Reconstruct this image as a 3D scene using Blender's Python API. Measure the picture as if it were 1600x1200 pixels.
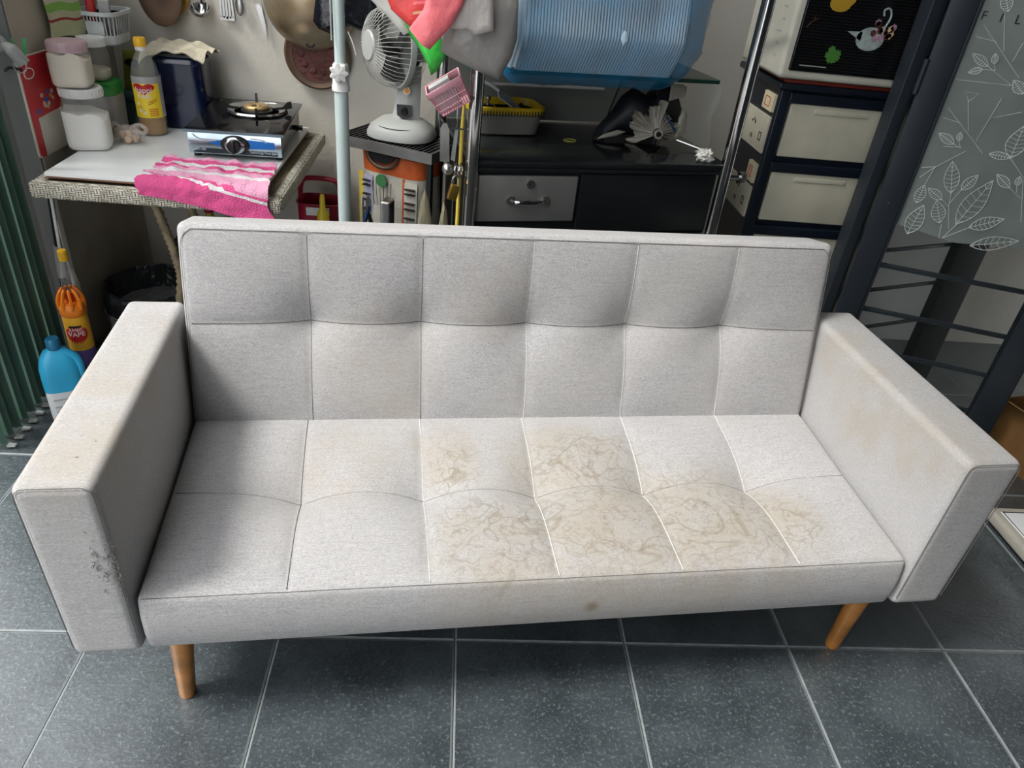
import bpy, math, random
from mathutils import Vector, Matrix, noise
from math import sin, cos, pi, radians, sqrt, atan2

for o in list(bpy.data.objects):
    bpy.data.objects.remove(o)
SC = bpy.context.scene
COL = SC.collection

# ------------------------------------------------------------------ camera
def cam_axes(yaw, pitch, roll):
    f = Vector((sin(yaw) * cos(pitch), cos(yaw) * cos(pitch), -sin(pitch)))
    r = Vector((cos(yaw), -sin(yaw), 0))
    u = r.cross(f)
    return cos(roll) * r + sin(roll) * u, -sin(roll) * r + cos(roll) * u, f

cr, cu, cf = cam_axes(radians(6.14), radians(32.56), radians(6.34))
cam = bpy.data.cameras.new('camera')
cam.sensor_fit = 'HORIZONTAL'
cam.sensor_width = 36.0
cam.lens = 1137.0 / 1600 * 36
cam.clip_start = 0.02
camo = bpy.data.objects.new('camera', cam)
COL.objects.link(camo)
camo.matrix_world = Matrix(((cr.x, cu.x, -cf.x, -0.0513), (cr.y, cu.y, -cf.y, 0.0), (cr.z, cu.z, -cf.z, 1.414), (0, 0, 0, 1)))
SC.camera = camo

# ------------------------------------------------------------------ sky and exposure
W = bpy.data.worlds.new('overcast_sky')
SC.world = W
W.use_nodes = True
wn = W.node_tree
bg = wn.nodes['Background']
bg.inputs[0].default_value = (0.95, 0.97, 1.0, 1)
bg.inputs[1].default_value = 3.1
sun = bpy.data.lights.new('hazy_sun', 'SUN')
sun.energy = 4.4
sun.angle = radians(15)
sun.color = (1.0, 0.965, 0.91)
suno = bpy.data.objects.new('hazy_sun', sun)
COL.objects.link(suno)
suno.rotation_euler = Vector((0.66, 0.24, -1.0)).to_track_quat('-Z', 'Y').to_euler()
SC.view_settings.view_transform = 'Standard'
SC.view_settings.look = 'None'
SC.view_settings.gamma = 1.0
SC.view_settings.use_curve_mapping = False
SC.view_settings.exposure = -0.10

# ------------------------------------------------------------------ materials
def S(r, g, b):
    def c(v):
        v /= 255.0
        return v / 12.92 if v <= 0.04045 else ((v + 0.055) / 1.055) ** 2.4
    return (c(r), c(g), c(b), 1)

MATS = {}
def mat(name, col, rough=0.55, metal=0.0, var=0.12, vs=9.0, bump=0.0, bs=80.0, alpha=1.0, col2=None, sheen=0.0, coat=0.0, emit=0.0, detail=4.0, mix=(0.35, 0.65)):
    m = bpy.data.materials.new(name)
    m.use_nodes = True
    nt = m.node_tree
    N, L = nt.nodes, nt.links
    p = N['Principled BSDF']
    p.inputs['Roughness'].default_value = rough
    p.inputs['Metallic'].default_value = metal
    p.inputs['Alpha'].default_value = alpha
    p.inputs['Sheen Weight'].default_value = sheen
    p.inputs['Coat Weight'].default_value = coat
    tc = N.new('ShaderNodeTexCoord')
    n1 = N.new('ShaderNodeTexNoise')
    n1.inputs['Scale'].default_value = vs
    n1.inputs['Detail'].default_value = detail
    L.new(tc.outputs['Object'], n1.inputs['Vector'])
    mr = N.new('ShaderNodeMapRange')
    mr.inputs[1].default_value, mr.inputs[2].default_value = mix
    L.new(n1.outputs['Fac'], mr.inputs[0])
    mx = N.new('ShaderNodeMix')
    mx.data_type = 'RGBA'
    a = [min(1, c * (1 - var)) for c in col[:3]] + [1]
    b = list(col2) if col2 else [min(1, c * (1 + var)) for c in col[:3]] + [1]
    mx.inputs[6].default_value = a if not col2 else col
    mx.inputs[7].default_value = b
    L.new(mr.outputs[0], mx.inputs[0])
    L.new(mx.outputs[2], p.inputs['Base Color'])
    if bump:
        n2 = N.new('ShaderNodeTexNoise')
        n2.inputs['Scale'].default_value = bs
        n2.inputs['Detail'].default_value = 3
        L.new(tc.outputs['Object'], n2.inputs['Vector'])
        bp = N.new('ShaderNodeBump')
        bp.inputs['Strength'].default_value = bump
        bp.inputs['Distance'].default_value = 0.01
        L.new(n2.outputs['Fac'], bp.inputs['Height'])
        L.new(bp.outputs[0], p.inputs['Normal'])
    m['p'] = 1
    MATS[name] = m
    return m

class NT:
    """small helper to write node maths"""
    def __init__(s, m):
        s.m = m; s.N = m.node_tree.nodes; s.L = m.node_tree.links
    def put(s, sock, v):
        if hasattr(v, 'is_linked') or hasattr(v, 'links'):
            s.L.new(v, sock)
        else:
            sock.default_value = v
    def math(s, op, a, b=0.0, c=None, clamp=False):
        n = s.N.new('ShaderNodeMath'); n.operation = op; n.use_clamp = clamp
        s.put(n.inputs[0], a); s.put(n.inputs[1], b)
        if c is not None: s.put(n.inputs[2], c)
        return n.outputs[0]
    def step(s, v, lo, hi, a=0.0, b=1.0):
        n = s.N.new('ShaderNodeMapRange'); n.interpolation_type = 'SMOOTHSTEP'
        s.put(n.inputs[0], v); n.inputs[1].default_value = lo; n.inputs[2].default_value = hi
        n.inputs[3].default_value = a; n.inputs[4].default_value = b
        return n.outputs[0]
    def noise(s, vec, scale, detail=4, dist=0.0, rough=0.5):
        n = s.N.new('ShaderNodeTexNoise')
        n.inputs['Scale'].default_value = scale; n.inputs['Detail'].default_value = detail
        n.inputs['Distortion'].default_value = dist; n.inputs['Roughness'].default_value = rough
        s.L.new(vec, n.inputs['Vector'])
        return n.outputs['Fac']
    def scale(s, vec, v):
        n = s.N.new('ShaderNodeVectorMath'); n.operation = 'MULTIPLY'
        s.L.new(vec, n.inputs[0]); n.inputs[1].default_value = v
        return n.outputs[0]
    def dist(s, vec, pt, sc=(1, 1, 1)):
        n = s.N.new('ShaderNodeVectorMath'); n.operation = 'SUBTRACT'
        s.L.new(vec, n.inputs[0]); n.inputs[1].default_value = pt
        k = s.scale(n.outputs[0], sc)
        l = s.N.new('ShaderNodeVectorMath'); l.operation = 'LENGTH'
        s.L.new(k, l.inputs[0])
        return l.outputs['Value']
    def mix(s, f, a, b, mode='MIX'):
        n = s.N.new('ShaderNodeMix'); n.data_type = 'RGBA'; n.blend_type = mode
        s.put(n.inputs[0], f); s.put(n.inputs[6], a); s.put(n.inputs[7], b)
        return n.outputs[2]
    def bump(s, h, strength, distance=0.01):
        n = s.N.new('ShaderNodeBump'); n.inputs['Strength'].default_value = strength
        n.inputs['Distance'].default_value = distance
        s.L.new(h, n.inputs['Height'])
        return n.outputs[0]

def fabric(name, stains=(), warm=(), rings=None, base=S(189, 188, 188), dark=S(153, 152, 153)):
    """woven upholstery with the stains it really carries"""
    m = bpy.data.materials.new(name); m.use_nodes = True
    t = NT(m); p = t.N['Principled BSDF']
    p.inputs['Roughness'].default_value = 0.9
    p.inputs['Sheen Weight'].default_value = 0.15
    tc = t.N.new('ShaderNodeTexCoord').outputs['Object']
    fine = t.noise(t.scale(tc, (1, 3, 3)), 260, 3)
    cloud = t.noise(tc, 4.5, 4)
    slub = t.noise(t.scale(tc, (1, 14, 9)), 22, 4)
    c = t.mix(t.step(fine, 0.3, 0.7), dark, base)
    c = t.mix(t.step(slub, 0.42, 0.72, 0, 0.5), c, dark)
    mel = t.noise(t.scale(tc, (1, 2.2, 2.2)), 120, 3)
    c = t.mix(t.step(mel, 0.52, 0.68, 0, 0.35), c, S(132, 130, 130))
    c = t.mix(t.step(cloud, 0.35, 0.7, 0, 0.30), c, S(174, 171, 166))
    if warm:
        w = None
        for pt, r, amt in warm:
            d = t.step(t.math('ADD', t.dist(tc, pt), t.math('MULTIPLY', cloud, 0.10)), r + 0.05, r * 0.4 + 0.05, 0, amt)
            w = d if w is None else t.math('MAXIMUM', w, d)
        blot = t.noise(tc, 16, 5)
        c = t.mix(t.math('MULTIPLY', w, t.step(blot, 0.3, 0.62, 0.35, 1.0)), c, S(160, 148, 128))
    if rings:
        mask = None
        for pt, sx, sy in rings:
            d = t.step(t.dist(tc, pt, (1 / sx, 1 / sy, 9)), 1.35, 0.5)
            mask = d if mask is None else t.math('MAXIMUM', mask, d)
        fill = t.step(t.noise(tc, 12, 6, 0.6), 0.36, 0.66, 0.10, 0.45)
        c = t.mix(t.math('MULTIPLY', mask, fill), c, S(160, 152, 136))
        for sc, lv, wd, am in ((7.0, 0.54, 0.010, 0.42), (12.0, 0.45, 0.013, 0.36), (21.0, 0.56, 0.018, 0.34), (40.0, 0.42, 0.03, 0.28)):
            nz = t.noise(tc, sc, 2, 0.9, 0.40)
            ln = t.step(t.math('ABSOLUTE', t.math('SUBTRACT', nz, lv)), wd * 1.6, wd * 0.2, 0, am)
            c = t.mix(t.math('MULTIPLY', ln, mask), c, S(122, 110, 90))
    for pt, r, amt, colr in stains:
        d = t.step(t.dist(tc, pt), r, r * 0.35, 0, amt)
        c = t.mix(d, c, colr)
    t.L.new(c, p.inputs['Base Color'])
    wv = t.noise(t.scale(tc, (2, 5, 5)), 300, 2)
    t.L.new(t.bump(wv, 0.35, 0.004), p.inputs['Normal'])
    return m

# ------------------------------------------------------------------ mesh builder
class MB:
    def __init__(s):
        s.v = []; s.f = []; s.mi = []; s.k = 0
    def add(s, v, f):
        o = len(s.v)
        s.v += [Vector(p) for p in v]
        s.f += [tuple(i + o for i in q) for q in f]
        s.mi += [s.k] * len(f)
        return s
    def bx(s, x0, x1, y0, y1, z0, z1):
        return s.add([(x0, y0, z0), (x1, y0, z0), (x1, y1, z0), (x0, y1, z0), (x0, y0, z1), (x1, y0, z1), (x1, y1, z1), (x0, y1, z1)],
                     [(3, 2, 1, 0), (4, 5, 6, 7), (0, 1, 5, 4), (1, 2, 6, 5), (2, 3, 7, 6), (3, 0, 4, 7)])
    def rb(s, x0, x1, y0, y1, z0, z1, r=0.005, n=2, fx=(), fy=(), fz=(), fn=None):
        lo = (x0, y0, z0); hi = (x1, y1, z1); ax = []
        for i, ex in enumerate((fx, fy, fz)):
            L = [lo[i] + r * k / n for k in range(n + 1)] + [e for e in ex if lo[i] + r < e < hi[i] - r] + [hi[i] - r + r * k / n for k in range(n + 1)]
            ax.append(sorted(set(round(q, 6) for q in L)))
        idx = {}; V = []; F = []
        def vid(p):
            key = tuple(round(c, 6) for c in p)
            if key not in idx:
                inn = [min(max(c, lo[i] + r), hi[i] - r) for i, c in enumerate(p)]
                d = Vector([p[i] - inn[i] for i in range(3)])
                q = Vector(inn) + (d.normalized() * r if d.length > 1e-9 else d)
                idx[key] = len(V); V.append(fn(q) if fn else q)
            return idx[key]
        for a in range(3):
            b, c = (a + 1) % 3, (a + 2) % 3
            for side in (0, 1):
                w = hi[a] if side else lo[a]
                for i in range(len(ax[b]) - 1):
                    for j in range(len(ax[c]) - 1):
                        q = []
                        for (ii, jj) in ((i, j), (i + 1, j), (i + 1, j + 1), (i, j + 1)):
                            p = [0, 0, 0]; p[a] = w; p[b] = ax[b][ii]; p[c] = ax[c][jj]
                            q.append(vid(p))
                        F.append(tuple(q) if side else tuple(reversed(q)))
        return s.add(V, F)
    def ring(s, c, ax, r, n, ph=0.0):
        ax = Vector(ax).normalized()
        t = Vector((0, 0, 1)) if abs(ax.z) < 0.9 else Vector((1, 0, 0))
        a = ax.cross(t).normalized(); b = ax.cross(a)
        return [Vector(c) + a * cos(ph + 2 * pi * k / n) * r + b * sin(ph + 2 * pi * k / n) * r for k in range(n)]
    def cyl(s, p0, p1, r0, r1=None, n=14, caps=True):
        r1 = r0 if r1 is None else r1
        p0 = Vector(p0); p1 = Vector(p1)
        V = s.ring(p0, p1 - p0, r0, n) + s.ring(p1, p1 - p0, r1, n)
        F = [(k, (k + 1) % n, n + (k + 1) % n, n + k) for k in range(n)]
        if caps: F += [tuple(range(n - 1, -1, -1)), tuple(range(n, 2 * n))]
        return s.add(V, F)
    def lathe(s, prof, n=24, sx=1.0, sy=1.0, c=(0, 0, 0), lump=None):
        V = []; F = []
        for (r, z) in prof:
            for k in range(n):
                a = 2 * pi * k / n
                rr = r * (lump(a, z) if lump else 1)
                V.append((c[0] + rr * cos(a) * sx, c[1] + rr * sin(a) * sy, c[2] + z))
        m = len(prof)
        for i in range(m - 1):
            for k in range(n):
                F.append((i * n + k, i * n + (k + 1) % n, (i + 1) * n + (k + 1) % n, (i + 1) * n + k))
        if prof[0][0] > 1e-6: F.append(tuple(range(n - 1, -1, -1)))
        if prof[-1][0] > 1e-6: F.append(tuple((m - 1) * n + k for k in range(n)))
        return s.add(V, F)
    def sq(s, prof, n=32, e=4.0, sx=1.0, sy=1.0, c=(0, 0, 0)):
        """lathe with a squarish (superellipse) plan"""
        def lump(a, z):
            return (abs(cos(a)) ** e + abs(sin(a)) ** e) ** (-1.0 / e)
        return s.lathe(prof, n, sx, sy, c, lump)
    def tube(s, pts, r, n=6, closed=False):
        pts = [Vector(p) for p in pts]; m = len(pts)
        rs = r if isinstance(r, (list, tuple)) else [r] * m
        V = []; F = []; prev = None
        for i in range(m):
            a = pts[(i - 1) % m] if (closed or i) else pts[0]
            b = pts[(i + 1) % m] if (closed or i < m - 1) else pts[-1]
            d = (b - a).normalized()
            if prev is None:
                t = Vector((0, 0, 1)) if abs(d.z) < 0.9 else Vector((1, 0, 0))
                u = d.cross(t).normalized()
            else:
                u = (prev - d * prev.dot(d))
                u = u.normalized() if u.length > 1e-6 else d.orthogonal().normalized()
            prev = u; w = d.cross(u)
            V += [pts[i] + (u * cos(2 * pi * k / n) + w * sin(2 * pi * k / n)) * rs[i] for k in range(n)]
        for i in range(m if closed else m - 1):
            j = (i + 1) % m
            F += [(i * n + k, i * n + (k + 1) % n, j * n + (k + 1) % n, j * n + k) for k in range(n)]
        if not closed:
            F += [tuple(range(n - 1, -1, -1)), tuple((m - 1) * n + k for k in range(n))]
        return s.add(V, F)
    def ell(s, c, r, nu=16, nv=10, bumpy=0.0, bs=3.0, seed=0.0):
        V = []; F = []
        for j in range(nv + 1):
            t = pi * j / nv
            for i in range(nu):
                a = 2 * pi * i / nu
                d = Vector((sin(t) * cos(a), sin(t) * sin(a), cos(t)))
                k = 1 + (bumpy * noise.noise(d * bs + Vector((seed, seed * .7, 0))) if bumpy else 0)
                V.append((c[0] + d.x * r[0] * k, c[1] + d.y * r[1] * k, c[2] + d.z * r[2] * k))
        for j in range(nv):
            for i in range(nu):
                F.append((j * nu + i, (j + 1) * nu + i, (j + 1) * nu + (i + 1) % nu, j * nu + (i + 1) % nu))
        return s.add(V, F)
    def sheet(s, fn, nu, nv, th=0.0015):
        """grid surface fn(u,v) with real thickness"""
        P = [[Vector(fn(i / nu, j / nv)) for i in range(nu + 1)] for j in range(nv + 1)]
        T = []; B = []
        for j in range(nv + 1):
            for i in range(nu + 1):
                a = P[j][min(i + 1, nu)] - P[j][max(i - 1, 0)]
                b = P[min(j + 1, nv)][i] - P[max(j - 1, 0)][i]
                nn = a.cross(b)
                nn = nn.normalized() if nn.length > 1e-12 else Vector((0, 0, 1))
                T.append(P[j][i] + nn * th / 2); B.append(P[j][i] - nn * th / 2)
        w = nu + 1; o = len(T); F = []
        for j in range(nv):
            for i in range(nu):
                q = (j * w + i, j * w + i + 1, (j + 1) * w + i + 1, (j + 1) * w + i)
                F.append(q); F.append(tuple(o + k for k in reversed(q)))
        rim = [i for i in range(w)] + [j * w + nu for j in range(1, nv + 1)] + [nv * w + i for i in range(nu - 1, -1, -1)] + [j * w for j in range(nv - 1, 0, -1)]
        for a, b in zip(rim, rim[1:] + rim[:1]):
            F.append((b, a, o + a, o + b))
        return s.add(T + B, F)
    def pillow(s, outline, O, X, Y, th, rings=5, crump=0.0, cs=20.0, seed=0.0):
        """closed soft body from a flat outline in the X,Y frame at O; th = half thickness"""
        X = Vector(X).normalized(); Y = Vector(Y).normalized(); Nn = X.cross(Y); O = Vector(O)
        n = len(outline); cx = sum(p[0] for p in outline) / n; cy = sum(p[1] for p in outline) / n
        V = []; F = []
        def pt(x, y, h):
            q = O + X * x + Y * y + Nn * h
            if crump:
                q += Nn * crump * noise.noise(q * cs + Vector((seed, 0, seed))) + X * crump * .5 * noise.noise(q * cs + Vector((0, seed, 5)))
            return q
        for sgn in (1, -1):
            for k in range(rings):
                t = 1 - k / rings
                h = th * sqrt(max(0, 1 - t * t)) * sgn + (0.0006 * sgn)
                V += [pt(cx + (p[0] - cx) * t, cy + (p[1] - cy) * t, h) for p in outline]
            V.append(pt(cx, cy, th * sgn + 0.0006 * sgn))
        half = rings * n + 1
        for sgn, o in ((1, 0), (-1, half)):
            for k in range(rings - 1):
                for i in range(n):
                    q = (o + k * n + i, o + k * n + (i + 1) % n, o + (k + 1) * n + (i + 1) % n, o + (k + 1) * n + i)
                    F.append(q if sgn > 0 else tuple(reversed(q)))
            for i in range(n):
                q = (o + (rings - 1) * n + i, o + (rings - 1) * n + (i + 1) % n, o + rings * n)
                F.append(q if sgn > 0 else tuple(reversed(q)))
        for i in range(n):
            F.append(((i + 1) % n, i, half + i, half + (i + 1) % n))
        return s.add(V, F)
    def prism(s, poly, O, X, Y, h):
        """flat outline extruded by h along X x Y"""
        X = Vector(X); Y = Vector(Y); Nn = X.cross(Y).normalized(); O = Vector(O); n = len(poly)
        V = [O + X * a + Y * b for a, b in poly] + [O + X * a + Y * b + Nn * h for a, b in poly]
        F = [tuple(range(n - 1, -1, -1)), tuple(range(n, 2 * n))] + [(i, (i + 1) % n, n + (i + 1) % n, n + i) for i in range(n)]
        return s.add(V, F)
    def xf(s, M):
        s.v = [M @ p for p in s.v]; return s
    def build(s, name, m, parent=None, loc=(0, 0, 0), rz=0.0, smooth=True, ang=38, kind=None):
        me = bpy.data.meshes.new(name)
        me.from_pydata([tuple(p) for p in s.v], [], s.f)
        ms = m if isinstance(m, (list, tuple)) else [m]
        for q in ms: me.materials.append(MATS[q] if isinstance(q, str) else q)
        if len(ms) > 1: me.polygons.foreach_set('material_index', s.mi)
        if smooth:
            me.polygons.foreach_set('use_smooth', [True] * len(me.polygons))
            me.set_sharp_from_angle(angle=radians(ang))
        me.update()
        o = bpy.data.objects.new(name, me)
        COL.objects.link(o)
        o.location = loc; o.rotation_euler = (0, 0, rz)
        if parent: o.parent = parent
        if kind: o['kind'] = kind
        return o

def tag(o, label, cat=None, group=None):
    o['label'] = label
    if cat: o['category'] = cat
    if group: o['group'] = group
    return o
def thing(name, label, cat, loc=(0, 0, 0), rz=0.0, group=None, kind=None):
    o = bpy.data.objects.new(name, None)
    o.empty_display_size = 0.05
    COL.objects.link(o)
    o.location = loc; o.rotation_euler = (0, 0, rz)
    if kind: o['kind'] = kind
    if label: o['label'] = label
    if cat: o['category'] = cat
    if group: o['group'] = group
    return o
def part_copy(src, parent, loc, rz=None):
    c = src.copy(); COL.objects.link(c); c.parent = parent; c.location = loc
    if rz is not None: c.rotation_euler = (0, 0, rz)
    return c
def text(name, s, size, m, parent, loc, X=(1, 0, 0), Y=(0, 0, 1), wrap=None, th=0.0006, squash=1.0, align='CENTER', shear=0.0):
    cu = bpy.data.curves.new(name, 'FONT'); cu.body = s; cu.size = size; cu.align_x = align; cu.align_y = 'CENTER'; cu.resolution_u = 3; cu.shear = shear
    cu.extrude = th
    t = bpy.data.objects.new(name, cu); COL.objects.link(t)
    dg = bpy.context.evaluated_depsgraph_get(); dg.update()
    me = bpy.data.meshes.new_from_object(t.evaluated_get(dg))
    bpy.data.objects.remove(t)
    X = Vector(X).normalized(); Y = Vector(Y).normalized(); Z = X.cross(Y)
    for v in me.vertices:
        x, y, z = v.co.x * squash, v.co.y, v.co.z
        if wrap:
            q = Vector(((wrap + z) * sin(x / wrap), -(wrap + z) * cos(x / wrap), y)) + Vector(loc)
        else:
            q = Vector(loc) + X * x + Y * y + Z * z
        v.co = q
    me.materials.clear(); me.materials.append(MATS[m])
    o = bpy.data.objects.new(name, me); COL.objects.link(o)
    if parent: o.parent = parent
    return o
def arc(c, r, a0, a1, n, X=(1, 0, 0), Y=(0, 0, 1)):
    c = Vector(c); X = Vector(X); Y = Vector(Y)
    return [c + X * r * cos(a0 + (a1 - a0) * k / n) + Y * r * sin(a0 + (a1 - a0) * k / n) for k in range(n + 1)]
def bez(pts, n=8):
    """smooth curve through points (Catmull-Rom)"""
    P = [Vector(p) for p in pts]; out = []
    for i in range(len(P) - 1):
        a = P[max(i - 1, 0)]; b = P[i]; c = P[i + 1]; d = P[min(i + 2, len(P) - 1)]
        for k in range(n):
            t = k / n
            out.append(0.5 * ((2 * b) + (c - a) * t + (2 * a - 5 * b + 4 * c - d) * t * t + (3 * b - a - 3 * c + d) * t ** 3))
    out.append(P[-1])
    return out

# ------------------------------------------------------------------ the materials in use
mat('plaster', S(202, 198, 188), 0.85, var=0.10, vs=3, bump=0.12, bs=60, col2=S(182, 176, 163), mix=(0.40, 0.80))
mat('pillar_paint', S(112, 114, 112), 0.8, var=0.08, vs=4, bump=0.1)
mat('left_plaster', S(168, 162, 148), 0.85, var=0.12, vs=4, bump=0.12, bs=50)
mat('ceiling_paint', S(112, 112, 110), 0.9)
mat('side_paint', S(78, 80, 81), 0.85)
mat('grout', S(38, 40, 42), 0.9)
mat('tile_edge', S(122, 128, 130), 0.6, var=0.15, vs=30)
mat('pavement', S(165, 165, 162), 0.9)
mat('gate_green', S(78, 112, 97), 0.5, var=0.12, vs=6, bump=0.05)
mat('gate_shoe', S(190, 196, 190), 0.5)
mat('leg_wood', S(176, 118, 56), 0.4, var=0.25, vs=14, coat=0.2)
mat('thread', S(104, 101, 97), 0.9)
mat('thread_lit', S(212, 207, 200), 0.9)  # lit copy of the thread, pale where seams catch the light
mat('dark_gap', S(24, 24, 25), 0.9)
mat('chrome', S(180, 180, 180), 0.14, 1.0, var=0.06)
mat('steel', S(178, 178, 176), 0.33, 1.0, var=0.12, vs=14)
mat('drawer_steel', S(150, 150, 146), 0.42, 0.55, var=0.08, vs=10)
mat('gunmetal', S(46, 50, 51), 0.13, 0.6, var=0.15, vs=6)
mat('black_panel', S(30, 32, 34), 0.3, 0.2, var=0.15)
mat('black_plastic', S(22, 22, 24), 0.35)
mat('black_matte', S(20, 20, 22), 0.85)
mat('white_plastic', S(226, 226, 222), 0.4)
mat('white_print', S(240, 238, 232), 0.6)
mat('red_print', S(196, 30, 30), 0.5)
mat('black_print', S(20, 20, 20), 0.6)
mat('silver_print', S(205, 215, 222), 0.4)

def tile_material():
    m = bpy.data.materials.new('slate_tile'); m.use_nodes = True
    t = NT(m); p = t.N['Principled BSDF']
    g = t.N.new('ShaderNodeNewGeometry').outputs['Position']
    n1 = t.noise(g, 7, 6, 0.4, 0.6); n2 = t.noise(g, 130, 3, 0.2, 0.7); n3 = t.noise(t.scale(g, (1, 1.5, 1)), 26, 5, 1.6, 0.6)
    c = t.mix(t.step(n1, 0.3, 0.7), S(48, 55, 59), S(68, 76, 80))
    c = t.mix(t.step(n2, 0.5, 0.72, 0, 0.55), c, S(126, 136, 140))
    c = t.mix(t.step(t.math('ABSOLUTE', t.math('SUBTRACT', n3, 0.5)), 0.012, 0.0, 0, 0.3), c, S(130, 138, 140))
    t.L.new(c, p.inputs['Base Color'])
    t.L.new(t.step(n2, 0.3, 0.7, 0.40, 0.25), p.inputs['Roughness'])
    p.inputs['Specular IOR Level'].default_value = 0.8
    p.inputs['Coat Weight'].default_value = 0.6
    p.inputs['Coat Roughness'].default_value = 0.28
    h = t.math('ADD', t.math('MULTIPLY', n3, 0.8), t.math('MULTIPLY', n2, 0.5))
    t.L.new(t.bump(h, 0.35, 0.004), p.inputs['Normal'])
    MATS['slate_tile'] = m
tile_material()

# ------------------------------------------------------------------ the setting
floor = MB().bx(-2.8, 3.3, -2.7, 2.95, -0.12, -0.010).build('floor', 'grout', smooth=False, kind='structure')
floor['label'] = 'dark slate floor of square tiles with pale worn joints'
tm = MB()
h = 0.4 / 2 - 0.0008; g = 0.6 / 2 - 0.0008; b = 0.0042
lo = [(-h, -g, -0.009), (h, -g, -0.009), (h, g, -0.009), (-h, g, -0.009)]
md = [(x, y, -0.0018) for x, y, z in lo]
hi = [(x * (h - b) / h, y * (g - b) / g, 0) for x, y, z in lo]
tm.add(lo + md + hi, [])
for i in range(4):
    j = (i + 1) % 4
    tm.k = 1
    tm.f += [(i, j, 4 + j, 4 + i), (4 + i, 4 + j, 8 + j, 8 + i)]; tm.mi += [1, 1]
tm.f += [(8, 9, 10, 11), (3, 2, 1, 0)]; tm.mi += [0, 0]
tile0 = tm.build('tile', ['slate_tile', 'tile_edge'], floor, (-2.2, -0.406, 0), smooth=False)
first = True
for i in range(13):
    for j in range(6):
        x, y = -2.2 + 0.4 * i, -0.406 + 0.6 * j
        if first:
            first = False; continue
        part_copy(tile0, floor, (x, y, 0))
MB().bx(-1.55, 3.3, 2.75, 2.95, 0, 3.5).build('wall_back', 'plaster', smooth=False, kind='structure')
MB().bx(-1.52, -1.232, 2.16, 2.75, 0, 1.42).build('wall_left', ['left_plaster'], smooth=False, kind='structure')
MB().bx(3.1, 3.3, -2.7, 2.15, 0, 3.5).bx(3.1, 3.3, 2.15, 2.75, 1.25, 3.5).build('wall_right', 'side_paint', smooth=False, kind='structure')  # low gap at the back end, added to light the nook behind the doors
MB().bx(-0.7, 3.1, -2.7, -2.5, 0, 3.5).build('wall_front', 'side_paint', smooth=False, kind='structure')
MB().bx(-0.80, 3.3, -2.7, 2.95, 3.5, 3.6).build('ceiling', 'ceiling_paint', smooth=False, kind='structure')
MB().bx(-14, -2.8, -12, 12, -0.3, -0.03).build('ground_outside', 'pavement', smooth=False, kind='structure')
MB().bx(-9.5, -9.0, -12, 12, -0.03, 4.5).build('wall_sky_block', 'side_paint', smooth=False, kind='structure')  # unseen wall, added to block the low sky on the left
MB().rb(-1.272, -1.04, 1.96, 2.155, 0.0, 0.115, 0.008).build('trim_1', 'black_matte', kind='structure')
MB().bx(-1.52, -1.2345, 2.149, 2.16, 0, 1.42).build('trim_5', 'pillar_paint', smooth=False, kind='structure')
MB().rb(-1.2345, -1.226, 2.148, 2.166, 0, 0.66, 0.002).build('trim_2', 'white_plastic', kind='structure')

# folding gate, stacked open along the left opening
gate = thing('folding_gate', 'green steel folding gate stacked open at the left edge', 'gate', (-1.285, 1.90, 0))
gl = MB()
def leaf_sec(x0, x1, th):
    return [(x0, 0), (x0 + 0.012, -th), (x0 + 0.03, -th * 0.4), (x1 - 0.03, -th * 0.4), (x1 - 0.012, -th), (x1, 0), (x1 - 0.012, 0.003), (x0 + 0.012, 0.003)]
gl.prism(leaf_sec(-0.11, 0.0, 0.010), (0, 0, 0.025), (1, 0, 0), (0, 1, 0), 2.45)
g0 = None
for k in range(11):
    y = -0.187 + 0.0405 * k
    if k == 0:
        g0 = gl.build('gate_leaf', 'gate_green', gate, (0, y, 0), 0.10)
    else:
        part_copy(g0, gate, (0, y, 0), 0.10 if k % 2 == 0 else -0.10)
sh = MB().prism([(-0.005, -0.008), (0.016, -0.005), (0.018, 0.005), (-0.005, 0.008)], (0, 0, 0.004), (1, 0, 0), (0, 1, 0), 0.006)
s0 = None
for k in range(8):
    y = -0.187 + 0.0405 * k + 0.013
    if s0 is None: s0 = sh.build('guide_shoe', 'gate_shoe', gate, (-0.004, y, 0), 0)
    else: part_copy(s0, gate, (-0.004, y, 0))
MB().bx(-0.13, 0.01, -0.22, 0.24, 2.475, 2.52).build('top_rail', 'gate_green', gate)
MB().bx(-0.10, -0.085, -0.20, 0.23, 0.0, 0.026).build('bottom_rail', 'gate_green', gate)

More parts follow.
